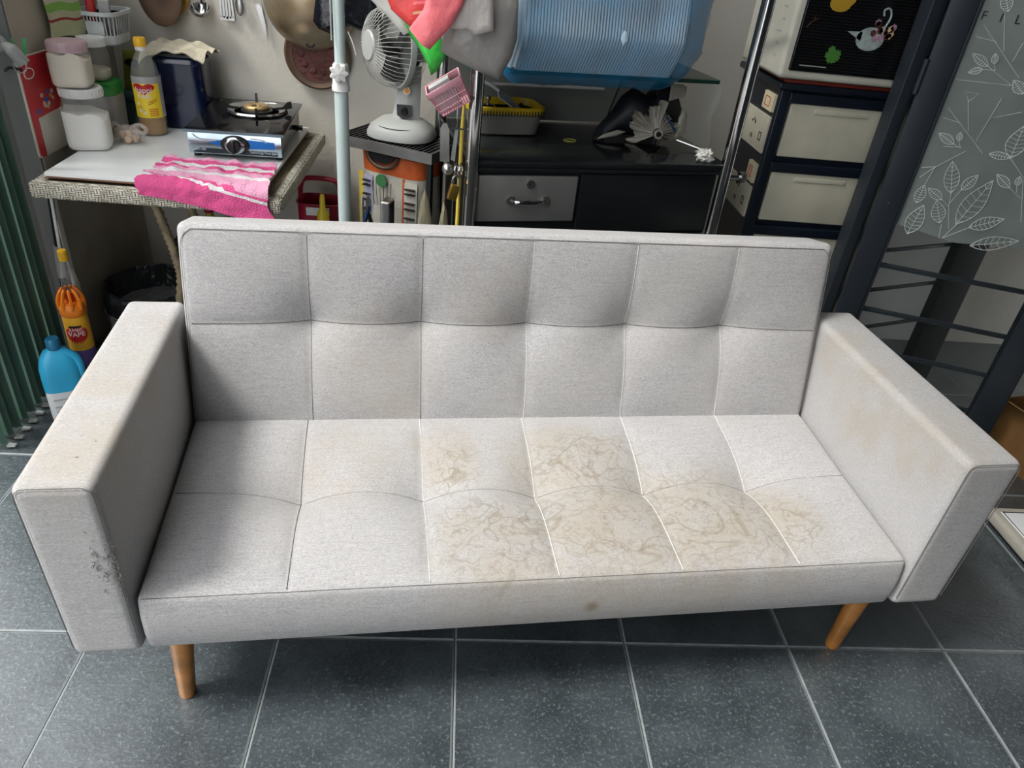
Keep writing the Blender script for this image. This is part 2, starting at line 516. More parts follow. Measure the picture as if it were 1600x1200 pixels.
# ------------------------------------------------------------------ the sofa
SX, SY, ST = 0.176, 0.938, 0.101
sofa = thing('sofa', 'pale grey fabric sofa with tufted seat, stained cushions and wooden legs', 'sofa', (SX, SY, 0), ST)
HW = 0.735; HS = 0.387; HB = 0.256; SD = 0.474
CX = [-0.489, -0.238, 0.004, 0.250, 0.496]
ROW = 0.253
edges_x = [-HW] + CX + [HW]
def cellpuff(t):
    return 1 - abs(2 * t - 1) ** 3
def tuft(x, y, row, y0, y1, amp, ab, asm):
    k = 0
    while k < 5 and x > edges_x[k + 1]: k += 1
    u = (x - edges_x[k]) / (edges_x[k + 1] - edges_x[k]); u = min(max(u, 0), 1)
    v = (y - y0) / (row - y0) if y < row else (y - row) / (y1 - row); v = min(max(v, 0), 1)
    h = amp * cellpuff(u) * cellpuff(v)
    fade = min(1, max(0, (y - y0) / 0.05)) * min(1, max(0, (y1 - y) / 0.05))
    fx = min(1, max(0, (x + HW) / 0.08)) * min(1, max(0, (HW - x) / 0.08))
    for c in CX:
        d = sqrt((x - c) ** 2 + (y - row) ** 2)
        if d < 0.3:
            h -= ab * math.exp(-(d / 0.070) ** 1.25)
        h -= asm * math.exp(-((x - c) / 0.008) ** 2) * (0.25 + 0.75 * fade)
    h -= asm * math.exp(-((y - row) / 0.010) ** 2) * (0.2 + 0.8 * fx)
    return h
def seat_z(x, y):
    return HS + 0.028 * min(1, max(0, y / SD)) ** 1.2 + tuft(x, y, ROW, 0.0, SD, 0.008, 0.040, 0.0022)
def frange(a, b, st):
    n = int(round((b - a) / st)); return [a + (b - a) * i / n for i in range(n + 1)]
def seat_fn(q):
    t = min(1, max(0, (q.z - HB) / (HS - HB)))
    w = min(1, max(0, (t - 0.80) / 0.20))
    return Vector((q.x, q.y - 0.010 * sin(pi * min(1, t)) * (1 if q.y < 0.05 else 0), q.z + (seat_z(q.x, max(0, q.y)) - HS) * w))
ring_pts = [((-0.10, 0.11, 0.4), 0.15, 0.13), ((0.22, 0.15, 0.4), 0.30, 0.16), ((0.46, 0.13, 0.4), 0.14, 0.12), ((0.12, 0.33, 0.4), 0.15, 0.10), ((-0.17, 0.31, 0.4), 0.06, 0.08), ((0.03, 0.12, 0.4), 0.14, 0.13)]
warm_pts = [((-0.40, 0.33, 0.39), 0.16, 0.28), ((-0.19, 0.36, 0.4), 0.12, 0.32), ((0.20, 0.05, 0.39), 0.34, 0.42), ((0.42, 0.12, 0.39), 0.24, 0.36), ((-0.05, 0.0, 0.29), 0.24, 0.35), ((0.06, 0.30, 0.4), 0.22, 0.3)]
F_seat = fabric('seat_fabric', [((0.075, 0.0, 0.312), 0.022, 0.75, S(120, 104, 76))], warm_pts, ring_pts)
seat = MB().rb(-HW, HW, 0.0, SD + 0.08, HB, HS, 0.012, 3, frange(-HW, HW, 0.0085), frange(0, SD + 0.08, 0.0085), [0.30, 0.34], seat_fn).build('seat', F_seat, sofa, ang=60)
def seam(name, pts, parent, r=0.0008, m='thread'):
    return MB().tube(pts, r, 5).build(name, m, parent)
for c in CX:
    seam('seam', [(c, y, seat_z(c, y) + 0.0006) for y in frange(0.006, SD, 0.01)], seat, 0.0009, 'thread' if c < -0.4 else 'thread_lit')  # side light put into the seam colour: pale right of the first seam
seam('seam', [(x, ROW, seat_z(x, ROW) + 0.0006) for x in frange(-HW + 0.01, HW - 0.01, 0.01)], seat)
seam('seam', [(x, 0.0022, seat_z(x, 0.0) - 0.0035) for x in frange(-HW + 0.008, HW - 0.008, 0.02)], seat)

# backrest
BV = Vector((0, 0.104, 0.421)).normalized(); BN = Vector((0, -BV.z, BV.y)); BO = Vector((0, SD, 0.415))
VT = 0.4337; VR = 0.222
CB = [-0.478, -0.236, 0.009, 0.249, 0.494]
def back_w(x, v):
    global edges_x, CX
    e, c = edges_x, CX
    edges_x, CX = [-HW] + CB + [HW], CB
    r = tuft(x, v, VR, 0.0, VT, 0.006, 0.040, 0.0020)
    edges_x, CX = e, c
    return r
def back_fn(q):
    # local q: x, y = depth (0 front .. 0.13), z = v
    k = min(1, max(0, (0.03 - q.y) / 0.03))
    w = back_w(q.x, q.z) * k
    return BO + Vector((q.x, 0, 0)) + BV * q.z + BN * (w - q.y)
F_back = fabric('back_fabric', [], [((-0.33, 0.50, 0.55), 0.18, 0.22), ((-0.08, 0.52, 0.70), 0.14, 0.20), ((-0.30, 0.48, 0.45), 0.10, 0.28)])
back = MB().rb(-HW, HW, 0.0, 0.115, -0.028, VT, 0.018, 4, frange(-HW, HW, 0.0085), [0.04, 0.08], frange(0, VT, 0.0085), back_fn).build('backrest', F_back, sofa, ang=60)
def bp(x, v, up=0.0006):
    return BO + Vector((x, 0, 0)) + BV * v + BN * (back_w(x, v) + up)
for c in CB:
    seam('seam', [bp(c, v) for v in frange(0.0, VT - 0.020, 0.01)], back, 0.0008, 'thread' if c < -0.1 else 'thread_lit')  # same painted light on the back: right-hand seams get the pale thread
seam('seam', [bp(x, VR) for x in frange(-HW + 0.015, HW - 0.015, 0.01)], back)
b1 = [bp(x, VT - 0.013) for x in frange(-HW + 0.03, HW - 0.03, 0.03)]
b0 = [bp(-HW + 0.007, v) for v in frange(0.02, VT - 0.05, 0.03)] + [bp(-HW + 0.010, VT - 0.035), bp(-HW + 0.016, VT - 0.024)]
b2 = [bp(HW - 0.016, VT - 0.024), bp(HW - 0.010, VT - 0.035)] + [bp(HW - 0.007, v) for v in reversed(frange(0.02, VT - 0.05, 0.03))]
seam('edge_seam', b0 + b1 + b2, back, 0.0007)

# arms
AH = 0.647
def arm(sg):
    def fn(q):
        # q.x: 0 inner .. 0.118 outer
        t = (q.z - 0.262) / (AH - 0.262)
        x = HW + 0.004 + q.x * (0.96 + 0.04 * t) + 0.006 * t
        bulge = 0.006 * sin(pi * min(1, max(0, t))) * sin(pi * min(1, max(0, (q.y + 0.012) / 0.62)))
        x += bulge if q.x > 0.06 else -bulge * 0.5
        return Vector((sg * x, q.y, q.z))
    mb = MB().rb(0, 0.118, -0.012, 0.605, 0.262, AH, 0.016, 4, [0.03, 0.06, 0.09], frange(0, 0.6, 0.04), frange(0.28, 0.63, 0.04), fn)
    if sg < 0:
        mb.f = [tuple(reversed(q)) for q in mb.f]
        fm = fabric('arm_fabric_a', [((-0.79, 0.06, 0.648), 0.004, 0.7, S(90, 82, 70)), ((-0.775, 0.10, 0.648), 0.003, 0.7, S(90, 82, 70)), ((-0.80, 0.115, 0.648), 0.003, 0.6, S(100, 90, 76))], [((-0.80, 0.1, 0.645), 0.16, 0.45), ((-0.80, 0.30, 0.645), 0.14, 0.4), ((-0.79, 0.45, 0.645), 0.12, 0.3), ((-0.80, 0.0, 0.62), 0.06, 0.3)])
    else:
        fm = fabric('arm_fabric_b', [], [((0.74, 0.12, 0.60), 0.14, 0.45), ((0.74, 0.30, 0.56), 0.16, 0.5), ((0.75, 0.45, 0.60), 0.12, 0.4), ((0.76, 0.05, 0.64), 0.1, 0.4)])
    a = mb.build('arm', fm, sofa, ang=60)
    fr = [fn(Vector((qx, -0.0095, qz))) for qx, qz in [(0.004, z) for z in frange(0.285, 0.62, 0.03)] + [(0.006, 0.635), (0.016, 0.643)] + [(q, 0.6435) for q in (0.03, 0.06, 0.09)] + [(0.102, 0.643), (0.112, 0.635)] + [(0.114, z) for z in reversed(frange(0.285, 0.62, 0.03))]]
    seam('edge_seam', [p + Vector((0, -0.0014, 0.0006)) for p in fr], a)
    return a, fn
armL, fnL = arm(-1)
armR, fnR = arm(1)
# frayed patch scratched into the front inner edge of the near arm
random.seed(4)
fr = MB()
for k in range(90):
    z = random.gauss(0.475, 0.030); z = min(0.545, max(0.41, z))
    p = fnL(Vector((random.uniform(0.0, 0.010) ** 1.0, -0.012 + random.uniform(0, 0.004), z)))
    if random.random() < 0.45: p = fnL(Vector((random.uniform(0.004, 0.035), -0.0125, z + random.uniform(-0.02, 0.03))))
    d = Vector((random.uniform(-0.3, 1), random.uniform(-1, -0.1), random.uniform(-0.9, 0.5))).normalized()
    L = random.uniform(0.003, 0.011)
    fr.tube([p, p + d * L * 0.6 + Vector((0, 0, random.uniform(-.002, .002))), p + d * L], 0.0005, 4)
fr.build('frayed_threads', ['thread'], armL, kind='stuff')
# legs
def leg(bx_, by_, tx, ty):
    p0 = Vector((bx_, by_, 0.003)); p1 = Vector((tx, ty, HB + 0.01))
    d = p1 - p0; mb = MB()
    mb.tube([p0 - Vector((0, 0, 0.003)), p0 + d * 0.02, p0 + d * 0.5, p1], [0.0145, 0.0165, 0.0205, 0.0250], 18)
    mb.build('leg', 'leg_wood', sofa, ang=50)
leg(-0.722, 0.085, -0.700, 0.070)
leg(0.752, 0.090, 0.752, 0.075)
leg(-0.722, 0.52, -0.700, 0.50)
leg(0.752, 0.52, 0.752, 0.50)
MB().bx(-0.70, 0.70, 0.06, 0.52, HB - 0.006, HB + 0.02).build('underside', 'black_matte', sofa, smooth=False)

# ------------------------------------------------------------------ left corner: table and what stands on it
mat('clear_plastic', S(235, 238, 236), 0.10, alpha=0.14, var=0.02)
mat('cloudy_plastic', S(205, 205, 200), 0.3, alpha=0.45, var=0.04)
mat('flour', S(236, 234, 228), 0.9, var=0.05, bump=0.2, bs=40)
mat('cream_powder', S(216, 208, 190), 0.9, var=0.08, bump=0.2, bs=40)
mat('pink_lid', S(206, 176, 182), 0.35, alpha=0.92)
mat('oil_amber', S(172, 124, 26), 0.15, alpha=0.85, var=0.05)
mat('cap_yellow', S(240, 186, 40), 0.4)
mat('label_yellow', S(246, 216, 50), 0.5, var=0.04)
mat('label_grey', S(176, 176, 176), 0.5)
mat('navy_enamel', S(14, 26, 58), 0.18, var=0.2, vs=5, coat=0.3)
mat('dark_teal', S(24, 58, 56), 0.4)
mat('green_lid', S(40, 132, 52), 0.4)
mat('pack_olive', S(150, 150, 52), 0.6)
mat('rag_beige', S(186, 178, 158), 0.95, var=0.12, vs=40, bump=0.5, bs=220)
mat('board_white', S(244, 247, 246), 0.22, var=0.05, vs=5)
mat('board_edge', S(146, 108, 88), 0.6)
mat('rattan_leg', S(132, 118, 92), 0.7, var=0.3, vs=30, bump=0.3, bs=60)
mat('stove_glass', S(16, 17, 20), 0.10, var=0.1)
mat('stove_edge', S(110, 132, 142), 0.2, 0.3)
mat('stove_front', S(170, 184, 194), 0.18, 0.8, var=0.25, vs=6)
mat('stove_blue', S(36, 112, 196), 0.25, var=0.15)
mat('stove_body', S(58, 64, 70), 0.3, 0.5)
mat('burner_brass', S(176, 150, 108), 0.4, 0.8, var=0.2, vs=30)
mat('onion_skin', S(206, 172, 132), 0.7, var=0.25, vs=30)
mat('bag_film', S(222, 208, 200), 0.2, alpha=0.34, var=0.1, vs=30, bump=0.6, bs=60)

def weave_material():
    m = bpy.data.materials.new('rattan_weave'); m.use_nodes = True
    t = NT(m); p = t.N['Principled BSDF']; p.inputs['Roughness'].default_value = 0.6
    g = t.N.new('ShaderNodeTexCoord').outputs['Object']
    n = t.N.new('ShaderNodeSeparateXYZ'); t.L.new(g, n.inputs[0])
    run = t.math('ADD', n.outputs[0], n.outputs[1])
    cmb = t.N.new('ShaderNodeCombineXYZ'); t.L.new(run, cmb.inputs[0]); t.L.new(n.outputs[2], cmb.inputs[1])
    ck = t.N.new('ShaderNodeTexChecker'); ck.inputs['Scale'].default_value = 1.0
    t.L.new(t.scale(cmb.outputs[0], (1 / 0.0165, 1 / 0.0110, 0)), ck.inputs['Vector'])
    hl = t.math('ABSOLUTE', t.math('SINE', t.math('MULTIPLY', n.outputs[2], pi / 0.0055)))
    vl = t.math('ABSOLUTE', t.math('SINE', t.math('MULTIPLY', run, pi / 0.00825)))
    f = ck.outputs['Fac']
    hgt = t.math('ADD', t.math('MULTIPLY', f, hl), t.math('MULTIPLY', t.math('SUBTRACT', 1.0, f), vl))
    nz = t.noise(g, 40, 2)
    pale = t.mix(t.step(nz, 0.35, 0.65), S(222, 216, 200), S(196, 188, 168))
    t.L.new(t.mix(t.step(hgt, 0.12, 0.5), S(58, 52, 42), pale), p.inputs['Base Color'])
    t.L.new(t.bump(hgt, 0.8, 0.004), p.inputs['Normal'])
    MATS['rattan_weave'] = m
weave_material()

def stripe_material(name, cols, axis, period, breaks, rough=0.95):
    """cloth woven in stripes across one axis of the object"""
    m = bpy.data.materials.new(name); m.use_nodes = True
    t = NT(m); p = t.N['Principled BSDF']; p.inputs['Roughness'].default_value = rough
    g = t.N.new('ShaderNodeUVMap').outputs[0]
    n = t.N.new('ShaderNodeSeparateXYZ'); t.L.new(g, n.inputs[0])
    r = t.N.new('ShaderNodeValToRGB'); r.color_ramp.interpolation = 'CONSTANT'
    e = r.color_ramp.elements
    while len(e) < len(cols): e.new(0.5)
    for k, (bk, c) in enumerate(zip(breaks, cols)):
        e[k].position = bk; e[k].color = c
    t.L.new(n.outputs[axis], r.inputs[0])
    oc = t.N.new('ShaderNodeTexCoord').outputs['Object']
    nz = t.noise(oc, 260, 3)
    t.L.new(t.mix(t.step(nz, 0.3, 0.7, 0.0, 0.22), r.outputs[0], S(120, 110, 112)), p.inputs['Base Color'])
    t.L.new(t.bump(nz, 0.7, 0.006), p.inputs['Normal'])
    MATS[name] = m

def sheet_uv(o, nu, nv):
    """u,v of an MB.sheet grid, for woven stripes"""
    me = o.data; uv = me.uv_layers.new(name='UVMap'); w = nu + 1; tot = w * (nv + 1)
    for lp in me.loops:
        k = lp.vertex_index % tot
        uv.data[lp.index].uv = ((k % w) / nu, (k // w) / nv)

MATS['stove_glass'].node_tree.nodes['Principled BSDF'].inputs['Specular IOR Level'].default_value = 0.25
# rattan table
tab = thing('rattan_table', 'low woven rattan table with wrapped curved legs under the stove', 'table', (-0.865, 2.35, 0))
rim = MB()
for (x0, x1, y0, y1) in ((-0.33, 0.335, -0.37, -0.335), (-0.33, 0.335, 0.335, 0.37), (-0.33, -0.295, -0.335, 0.335), (0.30, 0.335, -0.335, 0.335)):
    rim.rb(x0, x1, y0, y1, 0.655, 0.700, 0.012, 3)
rim.build('woven_rim', 'rattan_weave', tab)
MB().bx(-0.296, 0.302, -0.336, 0.336, 0.668, 0.684).build('table_slats', 'rattan_leg', tab, smooth=False)
def wrapped(pts, r):
    P = bez(pts, 12)
    rr = [r * (1 + 0.16 * (1 if i % 2 else -1)) for i in range(len(P))]
    return MB().tube(P, rr, 10)
wrapped([(-0.085, -0.20, 0.66), (-0.060, -0.20, 0.54), (-0.040, -0.20, 0.44), (-0.037, -0.20, 0.34), (-0.09, -0.21, 0.15), (-0.20, -0.24, 0.02)], 0.013).build('leg', 'rattan_leg', tab, ang=80)
wrapped([(0.02, -0.20, 0.66), (0.03, -0.19, 0.56), (0.04, -0.18, 0.44), (0.04, -0.18, 0.34), (0.10, -0.20, 0.15), (0.21, -0.24, 0.02)], 0.013).build('leg', 'rattan_leg', tab, ang=80)
wrapped([(0.12, -0.10, 0.66), (0.10, -0.02, 0.54), (0.05, 0.03, 0.40), (0.10, 0.10, 0.2), (0.22, 0.22, 0.02)], 0.013).build('leg', 'rattan_leg', tab, ang=80)
wrapped([(0.25, -0.15, 0.66), (0.17, -0.06, 0.56), (0.0, 0.04, 0.40), (-0.08, 0.07, 0.2), (-0.16, 0.08, 0.02)], 0.013).build('leg', 'rattan_leg', tab, ang=80)
bd = MB(); bd.k = 0
bd.bx(-0.30, 0.278, -0.327, 0.36, 0.7065, 0.7155); bd.k = 1; bd.bx(-0.298, 0.276, -0.324, 0.357, 0.7005, 0.7065)
o = bd.build('table_board', ['board_white', 'board_edge'], None, (-0.865, 2.35, 0), smooth=False)
tag(o, 'thin white glossy board with brown edge covering the rattan table', 'board')
TZ = 0.7157

# big square jar of white powder with a white lid
def sqjar(name, label, loc, rz, w, h, fill, lidm, powder, lidr, lidh, body='clear_plastic', taper=0.85):
    j = thing(name, label, 'jar', loc, rz)
    prof = [(w * 0.86, 0.0), (w * 0.97, 0.006), (w, 0.018), (w, h * 0.30), (w * 1.02, h * 0.32), (w * 1.02, h * 0.74), (w * 0.98, h * 0.82), (w * taper, h * 0.90), (w * taper * 0.97, h)]
    MB().sq(prof, 40, 4.5).build('jar_body', body, j)
    pf = [(w * 0.84, 0.003), (w * 0.95, 0.010), (w * 0.975, 0.02), (w * 0.975, h * fill)]
    mb = MB().sq(pf, 40, 4.5)
    # the powder's surface is heaped to one side
    for v in mb.v:
        if abs(v.z - h * fill) < 1e-5: v.z += 0.020 * noise.noise(Vector((v.x * 30, v.y * 30, 3))) - 0.12 * v.x
    mb.build('contents', powder, j)
    q = MB(); r = lidr
    q.lathe([(r * 0.99, h - 0.004), (r, h), (r, h + lidh * 0.80), (r * 0.95, h + lidh), (r * 0.80, h + lidh), (r * 0.78, h + lidh * 0.9), (0, h + lidh * 0.9)], 32)
    for k in range(32):
        a = 2 * pi * k / 32
        q.bx(-0.0008, 0.0008, -0.001, 0.001, 0, lidh * 0.7)
        M = Matrix.Translation((cos(a) * r, sin(a) * r, h + 0.001)) @ Matrix.Rotation(a, 4, 'Z')
        for i in range(8): q.v[-8 + i] = M @ q.v[-8 + i]
    q.build('lid', lidm, j)
    return j
sqjar('storage_jar', 'clear square jar of white powder with white screw lid on the board', (-1.148, 2.285, TZ), 0.3, 0.060, 0.152, 0.66, 'white_plastic', 'flour', 0.058, 0.020)
sqjar('storage_jar', 'tapered clear jar of cream powder with pink lid, stacked on another jar', (-1.160, 2.285, TZ + 0.1725), 0.2, 0.051, 0.098, 0.84, 'pink_lid', 'cream_powder', 0.051, 0.022, taper=0.96)
sqjar('storage_jar', 'slim clear jar with white lid behind the two stacked jars', (-1.160, 2.435, TZ + 0.1625), 0.0, 0.036, 0.100, 0.35, 'white_plastic', 'cream_powder', 0.040, 0.020)
cn = thing('food_container', 'clear tub with bright green lid standing behind the big powder jar', 'container', (-1.158, 2.435, TZ))
MB().sq([(0.046, 0), (0.052, 0.01), (0.055, 0.115), (0.052, 0.128)], 36, 4).build('tub', 'cloudy_plastic', cn)
MB().sq([(0.055, 0.126), (0.057, 0.129), (0.057, 0.158), (0.054, 0.1625), (0, 0.1625)], 36, 4).build('lid', 'green_lid', cn)
pk = thing('food_packet', 'olive printed packet leaning on the wall behind the oil bottle', 'packet', (-1.145, 2.64, TZ))
MB().pillow([(-0.035, 0.0), (0.035, 0.0), (0.038, 0.06), (0.036, 0.17), (0.034, 0.215), (-0.034, 0.215), (-0.036, 0.17), (-0.038, 0.06)], (0, 0, 0.001), (1, 0, 0), (0, 0.25, 1), 0.016, 5).build('pouch', 'pack_olive', pk)
MB().prism([(0.022 * cos(2 * pi * k / 16), 0.012 * sin(2 * pi * k / 16)) for k in range(16)], (0, 0.022, 0.175), (1, 0, 0), (0, 0.24, 0.97), 0.002).build('badge', 'black_print', pk)
tb = thing('dark_box', 'dark teal lidded box at the back of the table behind the oil', 'box', (-1.135, 2.555, TZ))
MB().rb(-0.045, 0.03, -0.035, 0.035, 0.0, 0.085, 0.006).build('box_body', 'dark_teal', tb)
MB().rb(-0.047, 0.032, -0.037, 0.037, 0.085, 0.108, 0.006).build('lid', 'dark_teal', tb)

# oil bottle
ob = thing('oil_bottle', 'clear cooking oil bottle with yellow cap and yellow label on the table', 'bottle', (-1.035, 2.478, TZ), 0.28)
MB().lathe([(0.030, 0.002), (0.036, 0.0), (0.041, 0.006), (0.042, 0.02), (0.040, 0.028), (0.042, 0.036), (0.042, 0.160), (0.041, 0.185), (0.034, 0.212), (0.022, 0.236), (0.0145, 0.248), (0.0145, 0.258)], 32).build('bottle_body', 'clear_plastic', ob)
MB().lathe([(0.030, 0.004), (0.037, 0.005), (0.0395, 0.015), (0.0395, 0.062), (0, 0.062)], 28).build('oil', 'oil_amber', ob)
cp = MB(); cp.k = 1
cp.lathe([(0.0165, 0.250), (0.0168, 0.258), (0.0165, 0.261)], 24); cp.k = 0
cp.lathe([(0.0175, 0.261), (0.018, 0.263), (0.0175, 0.283), (0.0155, 0.286), (0, 0.286)], 24)
cp.build('cap', ['cap_yellow', 'white_plastic'], ob)
def cyl_label(r, z0, z1, a0, a1, n=20):
    """wrapped band from angle a0 to a1 (0 = towards -y)"""
    return MB().sheet(lambda u, v: (r * sin(a0 + (a1 - a0) * u), -r * cos(a0 + (a1 - a0) * u), z0 + (z1 - z0) * v), n, 2, 0.0006)
lb = cyl_label(0.0432, 0.058, 0.166, -1.15, 0.95).build('label', 'label_yellow', ob)
cyl_label(0.0432, 0.058, 0.166, 0.95, 1.75).build('label_back', 'label_grey', ob)
cyl_label(0.0434, 0.160, 0.180, -1.15, 1.75).build('label_rim', 'label_grey', ob)
def heart(n=30):
    out = []
    for k in range(n):
        t = 2 * pi * k / n
        out.append((16 * sin(t) ** 3 / 16.0, (13 * cos(t) - 5 * cos(2 * t) - 2 * cos(3 * t) - cos(4 * t)) / 16.0))
    return out
def wrap_shape(R, x0, x1, lo, hi, zc, n=28, xoff=0.0):
    """printed shape on a round body: strip between lo(x) and hi(x), curved with the surface"""
    def fn(u, v):
        x = x0 + (x1 - x0) * u
        a = (x + xoff) / R
        return (R * sin(a), -R * cos(a), zc + lo(x) + (hi(x) - lo(x)) * v)
    return MB().sheet(fn, n, 2, 0.0003)
hw, hh = 0.034, 0.022
h_hi = lambda x: hh * (0.30 + 0.50 * sqrt(max(0, 1 - (abs(x) / hw * 2 - 0.95) ** 2 / 1.12)))
h_lo = lambda x: -hh * 1.0 * (1 - abs(x) / hw) ** 0.8 + 0.3 * hh
wrap_shape(0.0437, -hw, hw, h_lo, h_hi, 0.142, xoff=-0.008).build('heart_emblem', 'red_print', lb)
t1 = text('lettering', 'happi', 0.024, 'white_print', lb, (0, 0, 0.141), wrap=0.0443, squash=1.0)
t2 = text('lettering', 'Koki', 0.021, 'white_print', lb, (0, 0, 0.123), wrap=0.0443, squash=1.0)
for t, dx in ((t1, -0.20), (t2, -0.20)):
    for v in t.data.vertices:
        a = dx; x, y = v.co.x, v.co.y
        v.co.x, v.co.y = x * cos(a) - y * sin(a), x * sin(a) + y * cos(a)
fl = MB()
for k, (a, z) in enumerate(((-0.75, 0.100), (-0.55, 0.090), (-0.62, 0.078), (-0.40, 0.080), (-0.30, 0.072))):
    p = Vector((0.0438 * sin(a), -0.0438 * cos(a), z))
    X = Vector((cos(a), sin(a), 0)); fl.k = k % 2
    fl.prism([(0.006 * cos(q * pi / 5) * (1 if q % 2 else 0.5), 0.006 * sin(q * pi / 5) * (1 if q % 2 else 0.5)) for q in range(10)], p, X, (0, 0, 1), -0.0005)
fl.build('flower_print', ['white_print', 'onion_skin'], lb)
ln = MB()
for z in (0.103, 0.097, 0.084, 0.078, 0.072, 0.066):
    ln.sheet(lambda u, v: (0.0438 * sin(0.0 + 0.62 * u), -0.0438 * cos(0.0 + 0.62 * u), z + 0.002 * v + (0.012 * u if z > 0.09 else 0)), 6, 1, 0.0004)
ln.build('fine_print', 'red_print', lb)

# small bag of shallots
bg_ = thing('produce_bag', 'small knotted clear bag of shallots in front of the oil bottle', 'bag', (-1.065, 2.355, TZ), -0.3)
MB().ell((0, 0, 0.026), (0.046, 0.032, 0.0255), 20, 12, 0.35, 3, 2).build('bag_film', 'bag_film', bg_)
random.seed(8)
sv = [(-0.02, 0, 0.014), (0.005, -0.012, 0.013), (0.02, 0.006, 0.014), (-0.008, 0.012, 0.014), (0.0, 0.0, 0.028), (-0.016, -0.010, 0.027)]
for p in sv: MB().ell(p, (0.011, 0.010, 0.011), 10, 8, 0.2, 4, p[0] * 90).build('shallot', 'onion_skin', bg_)
MB().tube(bez([(-0.03, 0, 0.044), (-0.045, 0.0, 0.052), (-0.055, -0.005, 0.040)], 4), [0.006] * 4 + [0.008] * 4 + [0.010], 8).build('knot', 'bag_film', bg_)
MB().tube(bez([(0.012, 0, 0.046), (0.04, 0, 0.060), (0.066, 0.0, 0.052), (0.050, 0.002, 0.036), (0.02, 0, 0.044)], 5), 0.006, 8).build('bag_loop', 'bag_film', bg_)

# navy canister with a rag on top
cn = thing('canister', 'tall navy blue lidded canister against the wall beside the stove', 'canister', (-0.968, 2.626, TZ), 0.06)
MB().sq([(0.072, 0), (0.078, 0.006), (0.079, 0.02), (0.079, 0.195), (0.080, 0.20), (0.080, 0.212), (0.076, 0.218), (0.070, 0.222)], 44, 5.0, 1.0, 0.9).build('canister_body', 'navy_enamel', cn)
MB().sq([(0.074, 0.222), (0.075, 0.230), (0.070, 0.236), (0, 0.238)], 44, 5.0, 1.0, 0.9).build('lid', 'black_plastic', cn)
def rag(u, v):
    x = -0.105 + 0.195 * u + 0.02 * v; y = -0.10 + 0.17 * v + 0.02 * sin(3 * u)
    dx = max(0, abs(x) - 0.075); dy = max(0, abs(y) - 0.065)
    z = 0.246 - 0.55 * dx - 0.9 * dy + 0.006 * sin(16 * v + 3 * u) + 0.004 * sin(20 * u)
    return (x, y, z)
o = MB().sheet(rag, 22, 16, 0.004).build('folded_rag', 'rag_beige', None, (-0.968, 2.626, TZ + 0.001), 0.06)
tag(o, 'crumpled beige rag lying on top of the navy canister', 'cloth')

# gas stove
sv = thing('gas_stove', 'single burner gas stove with black glass top and blue silver front', 'stove', (-0.732, 2.47, TZ), 0.06)
sw, sd_ = 0.140, 0.205
MB().rb(-sw + 0.008, sw - 0.008, -sd_ + 0.006, sd_ - 0.006, 0.014, 0.075, 0.004).build('stove_body', 'stove_body', sv)
MB().rb(-sw - 0.004, sw + 0.004, -sd_ - 0.006, sd_ + 0.006, 0.076, 0.085, 0.003).build('glass_top', 'stove_glass', sv)
MB().bx(-sw - 0.004, sw + 0.004, -sd_ - 0.0075, -sd_ - 0.0062, 0.0765, 0.0845).build('glass_edge', 'stove_edge', sv, smooth=False)
fp = MB().sheet(lambda u, v: (-sw + 0.006 + (2 * sw - 0.012) * u, -sd_ + 0.003 - 0.006 * sin(pi * v) * 0.6, 0.014 + 0.061 * v), 12, 6, 0.002).build('front_panel', 'stove_front', sv)
MB().prism([(-0.08, 0.0), (-0.03, 0.012), (0.03, 0.014), (0.115, 0.010), (0.115, -0.010), (0.04, -0.012), (-0.03, -0.012)], (0, -sd_ - 0.0022, 0.048), (1, 0, 0), (0, 0, 1), -0.0006).build('blue_band', 'stove_blue', fp)
MB().prism([(-0.125, -0.010), (0.122, -0.010), (0.122, 0.002), (-0.10, 0.004)], (0, -sd_ - 0.0016, 0.027), (1, 0, 0), (0, 0, 1), -0.0004).build('dark_band', 'stove_body', fp)
text('lettering', 'Technology From Japan', 0.0105, 'silver_print', fp, (0.082, -sd_ - 0.0030, 0.0265), squash=0.82)
text('lettering', 'LMO-1BS', 0.010, 'silver_print', fp, (-0.105, -sd_ - 0.0032, 0.0275))
MB().tube(bez([(-0.12, -sd_ - 0.002, 0.070), (-0.10, -sd_ - 0.004, 0.058), (-0.05, -sd_ - 0.004, 0.056)], 5), 0.0012, 5).build('trim_line', 'silver_print', fp)
MB().tube(bez([(0.045, -sd_ - 0.003, 0.066), (0.075, -sd_ - 0.004, 0.064), (0.092, -sd_ - 0.003, 0.058)], 5), 0.0014, 5).build('trim_line', 'silver_print', fp)
Rx = Matrix.Translation((0, -sd_ - 0.001, 0.045)) @ Matrix.Rotation(radians(90), 4, 'X')
MB().lathe([(0.042, 0), (0.042, 0.004), (0.038, 0.007), (0, 0.007)], 28, 1.0, 0.66).xf(Rx).build('knob_plate', 'black_plastic', fp)
MB().lathe([(0.029, 0.0065), (0.029, 0.010), (0.024, 0.012), (0, 0.012)], 28, 1.0, 0.85).xf(Rx).build('knob_ring', 'chrome', fp)
kb = MB().lathe([(0.020, 0.011), (0.019, 0.026), (0.017, 0.028), (0, 0.028)], 24)
kb.rb(-0.004, 0.004, -0.019, 0.019, 0.026, 0.036, 0.002); kb.xf(Rx)
kb.build('knob', 'black_plastic', fp)
for sx_ in (-1, 1):
    for sy_ in (-1, 1):
        MB().lathe([(0.010, 0), (0.011, 0.003), (0.009, 0.015)], 12, c=(sx_ * (sw - 0.02), sy_ * (sd_ - 0.03), 0)).build('foot', 'black_plastic', sv)
bc = (0.02, 0.055, 0.085)
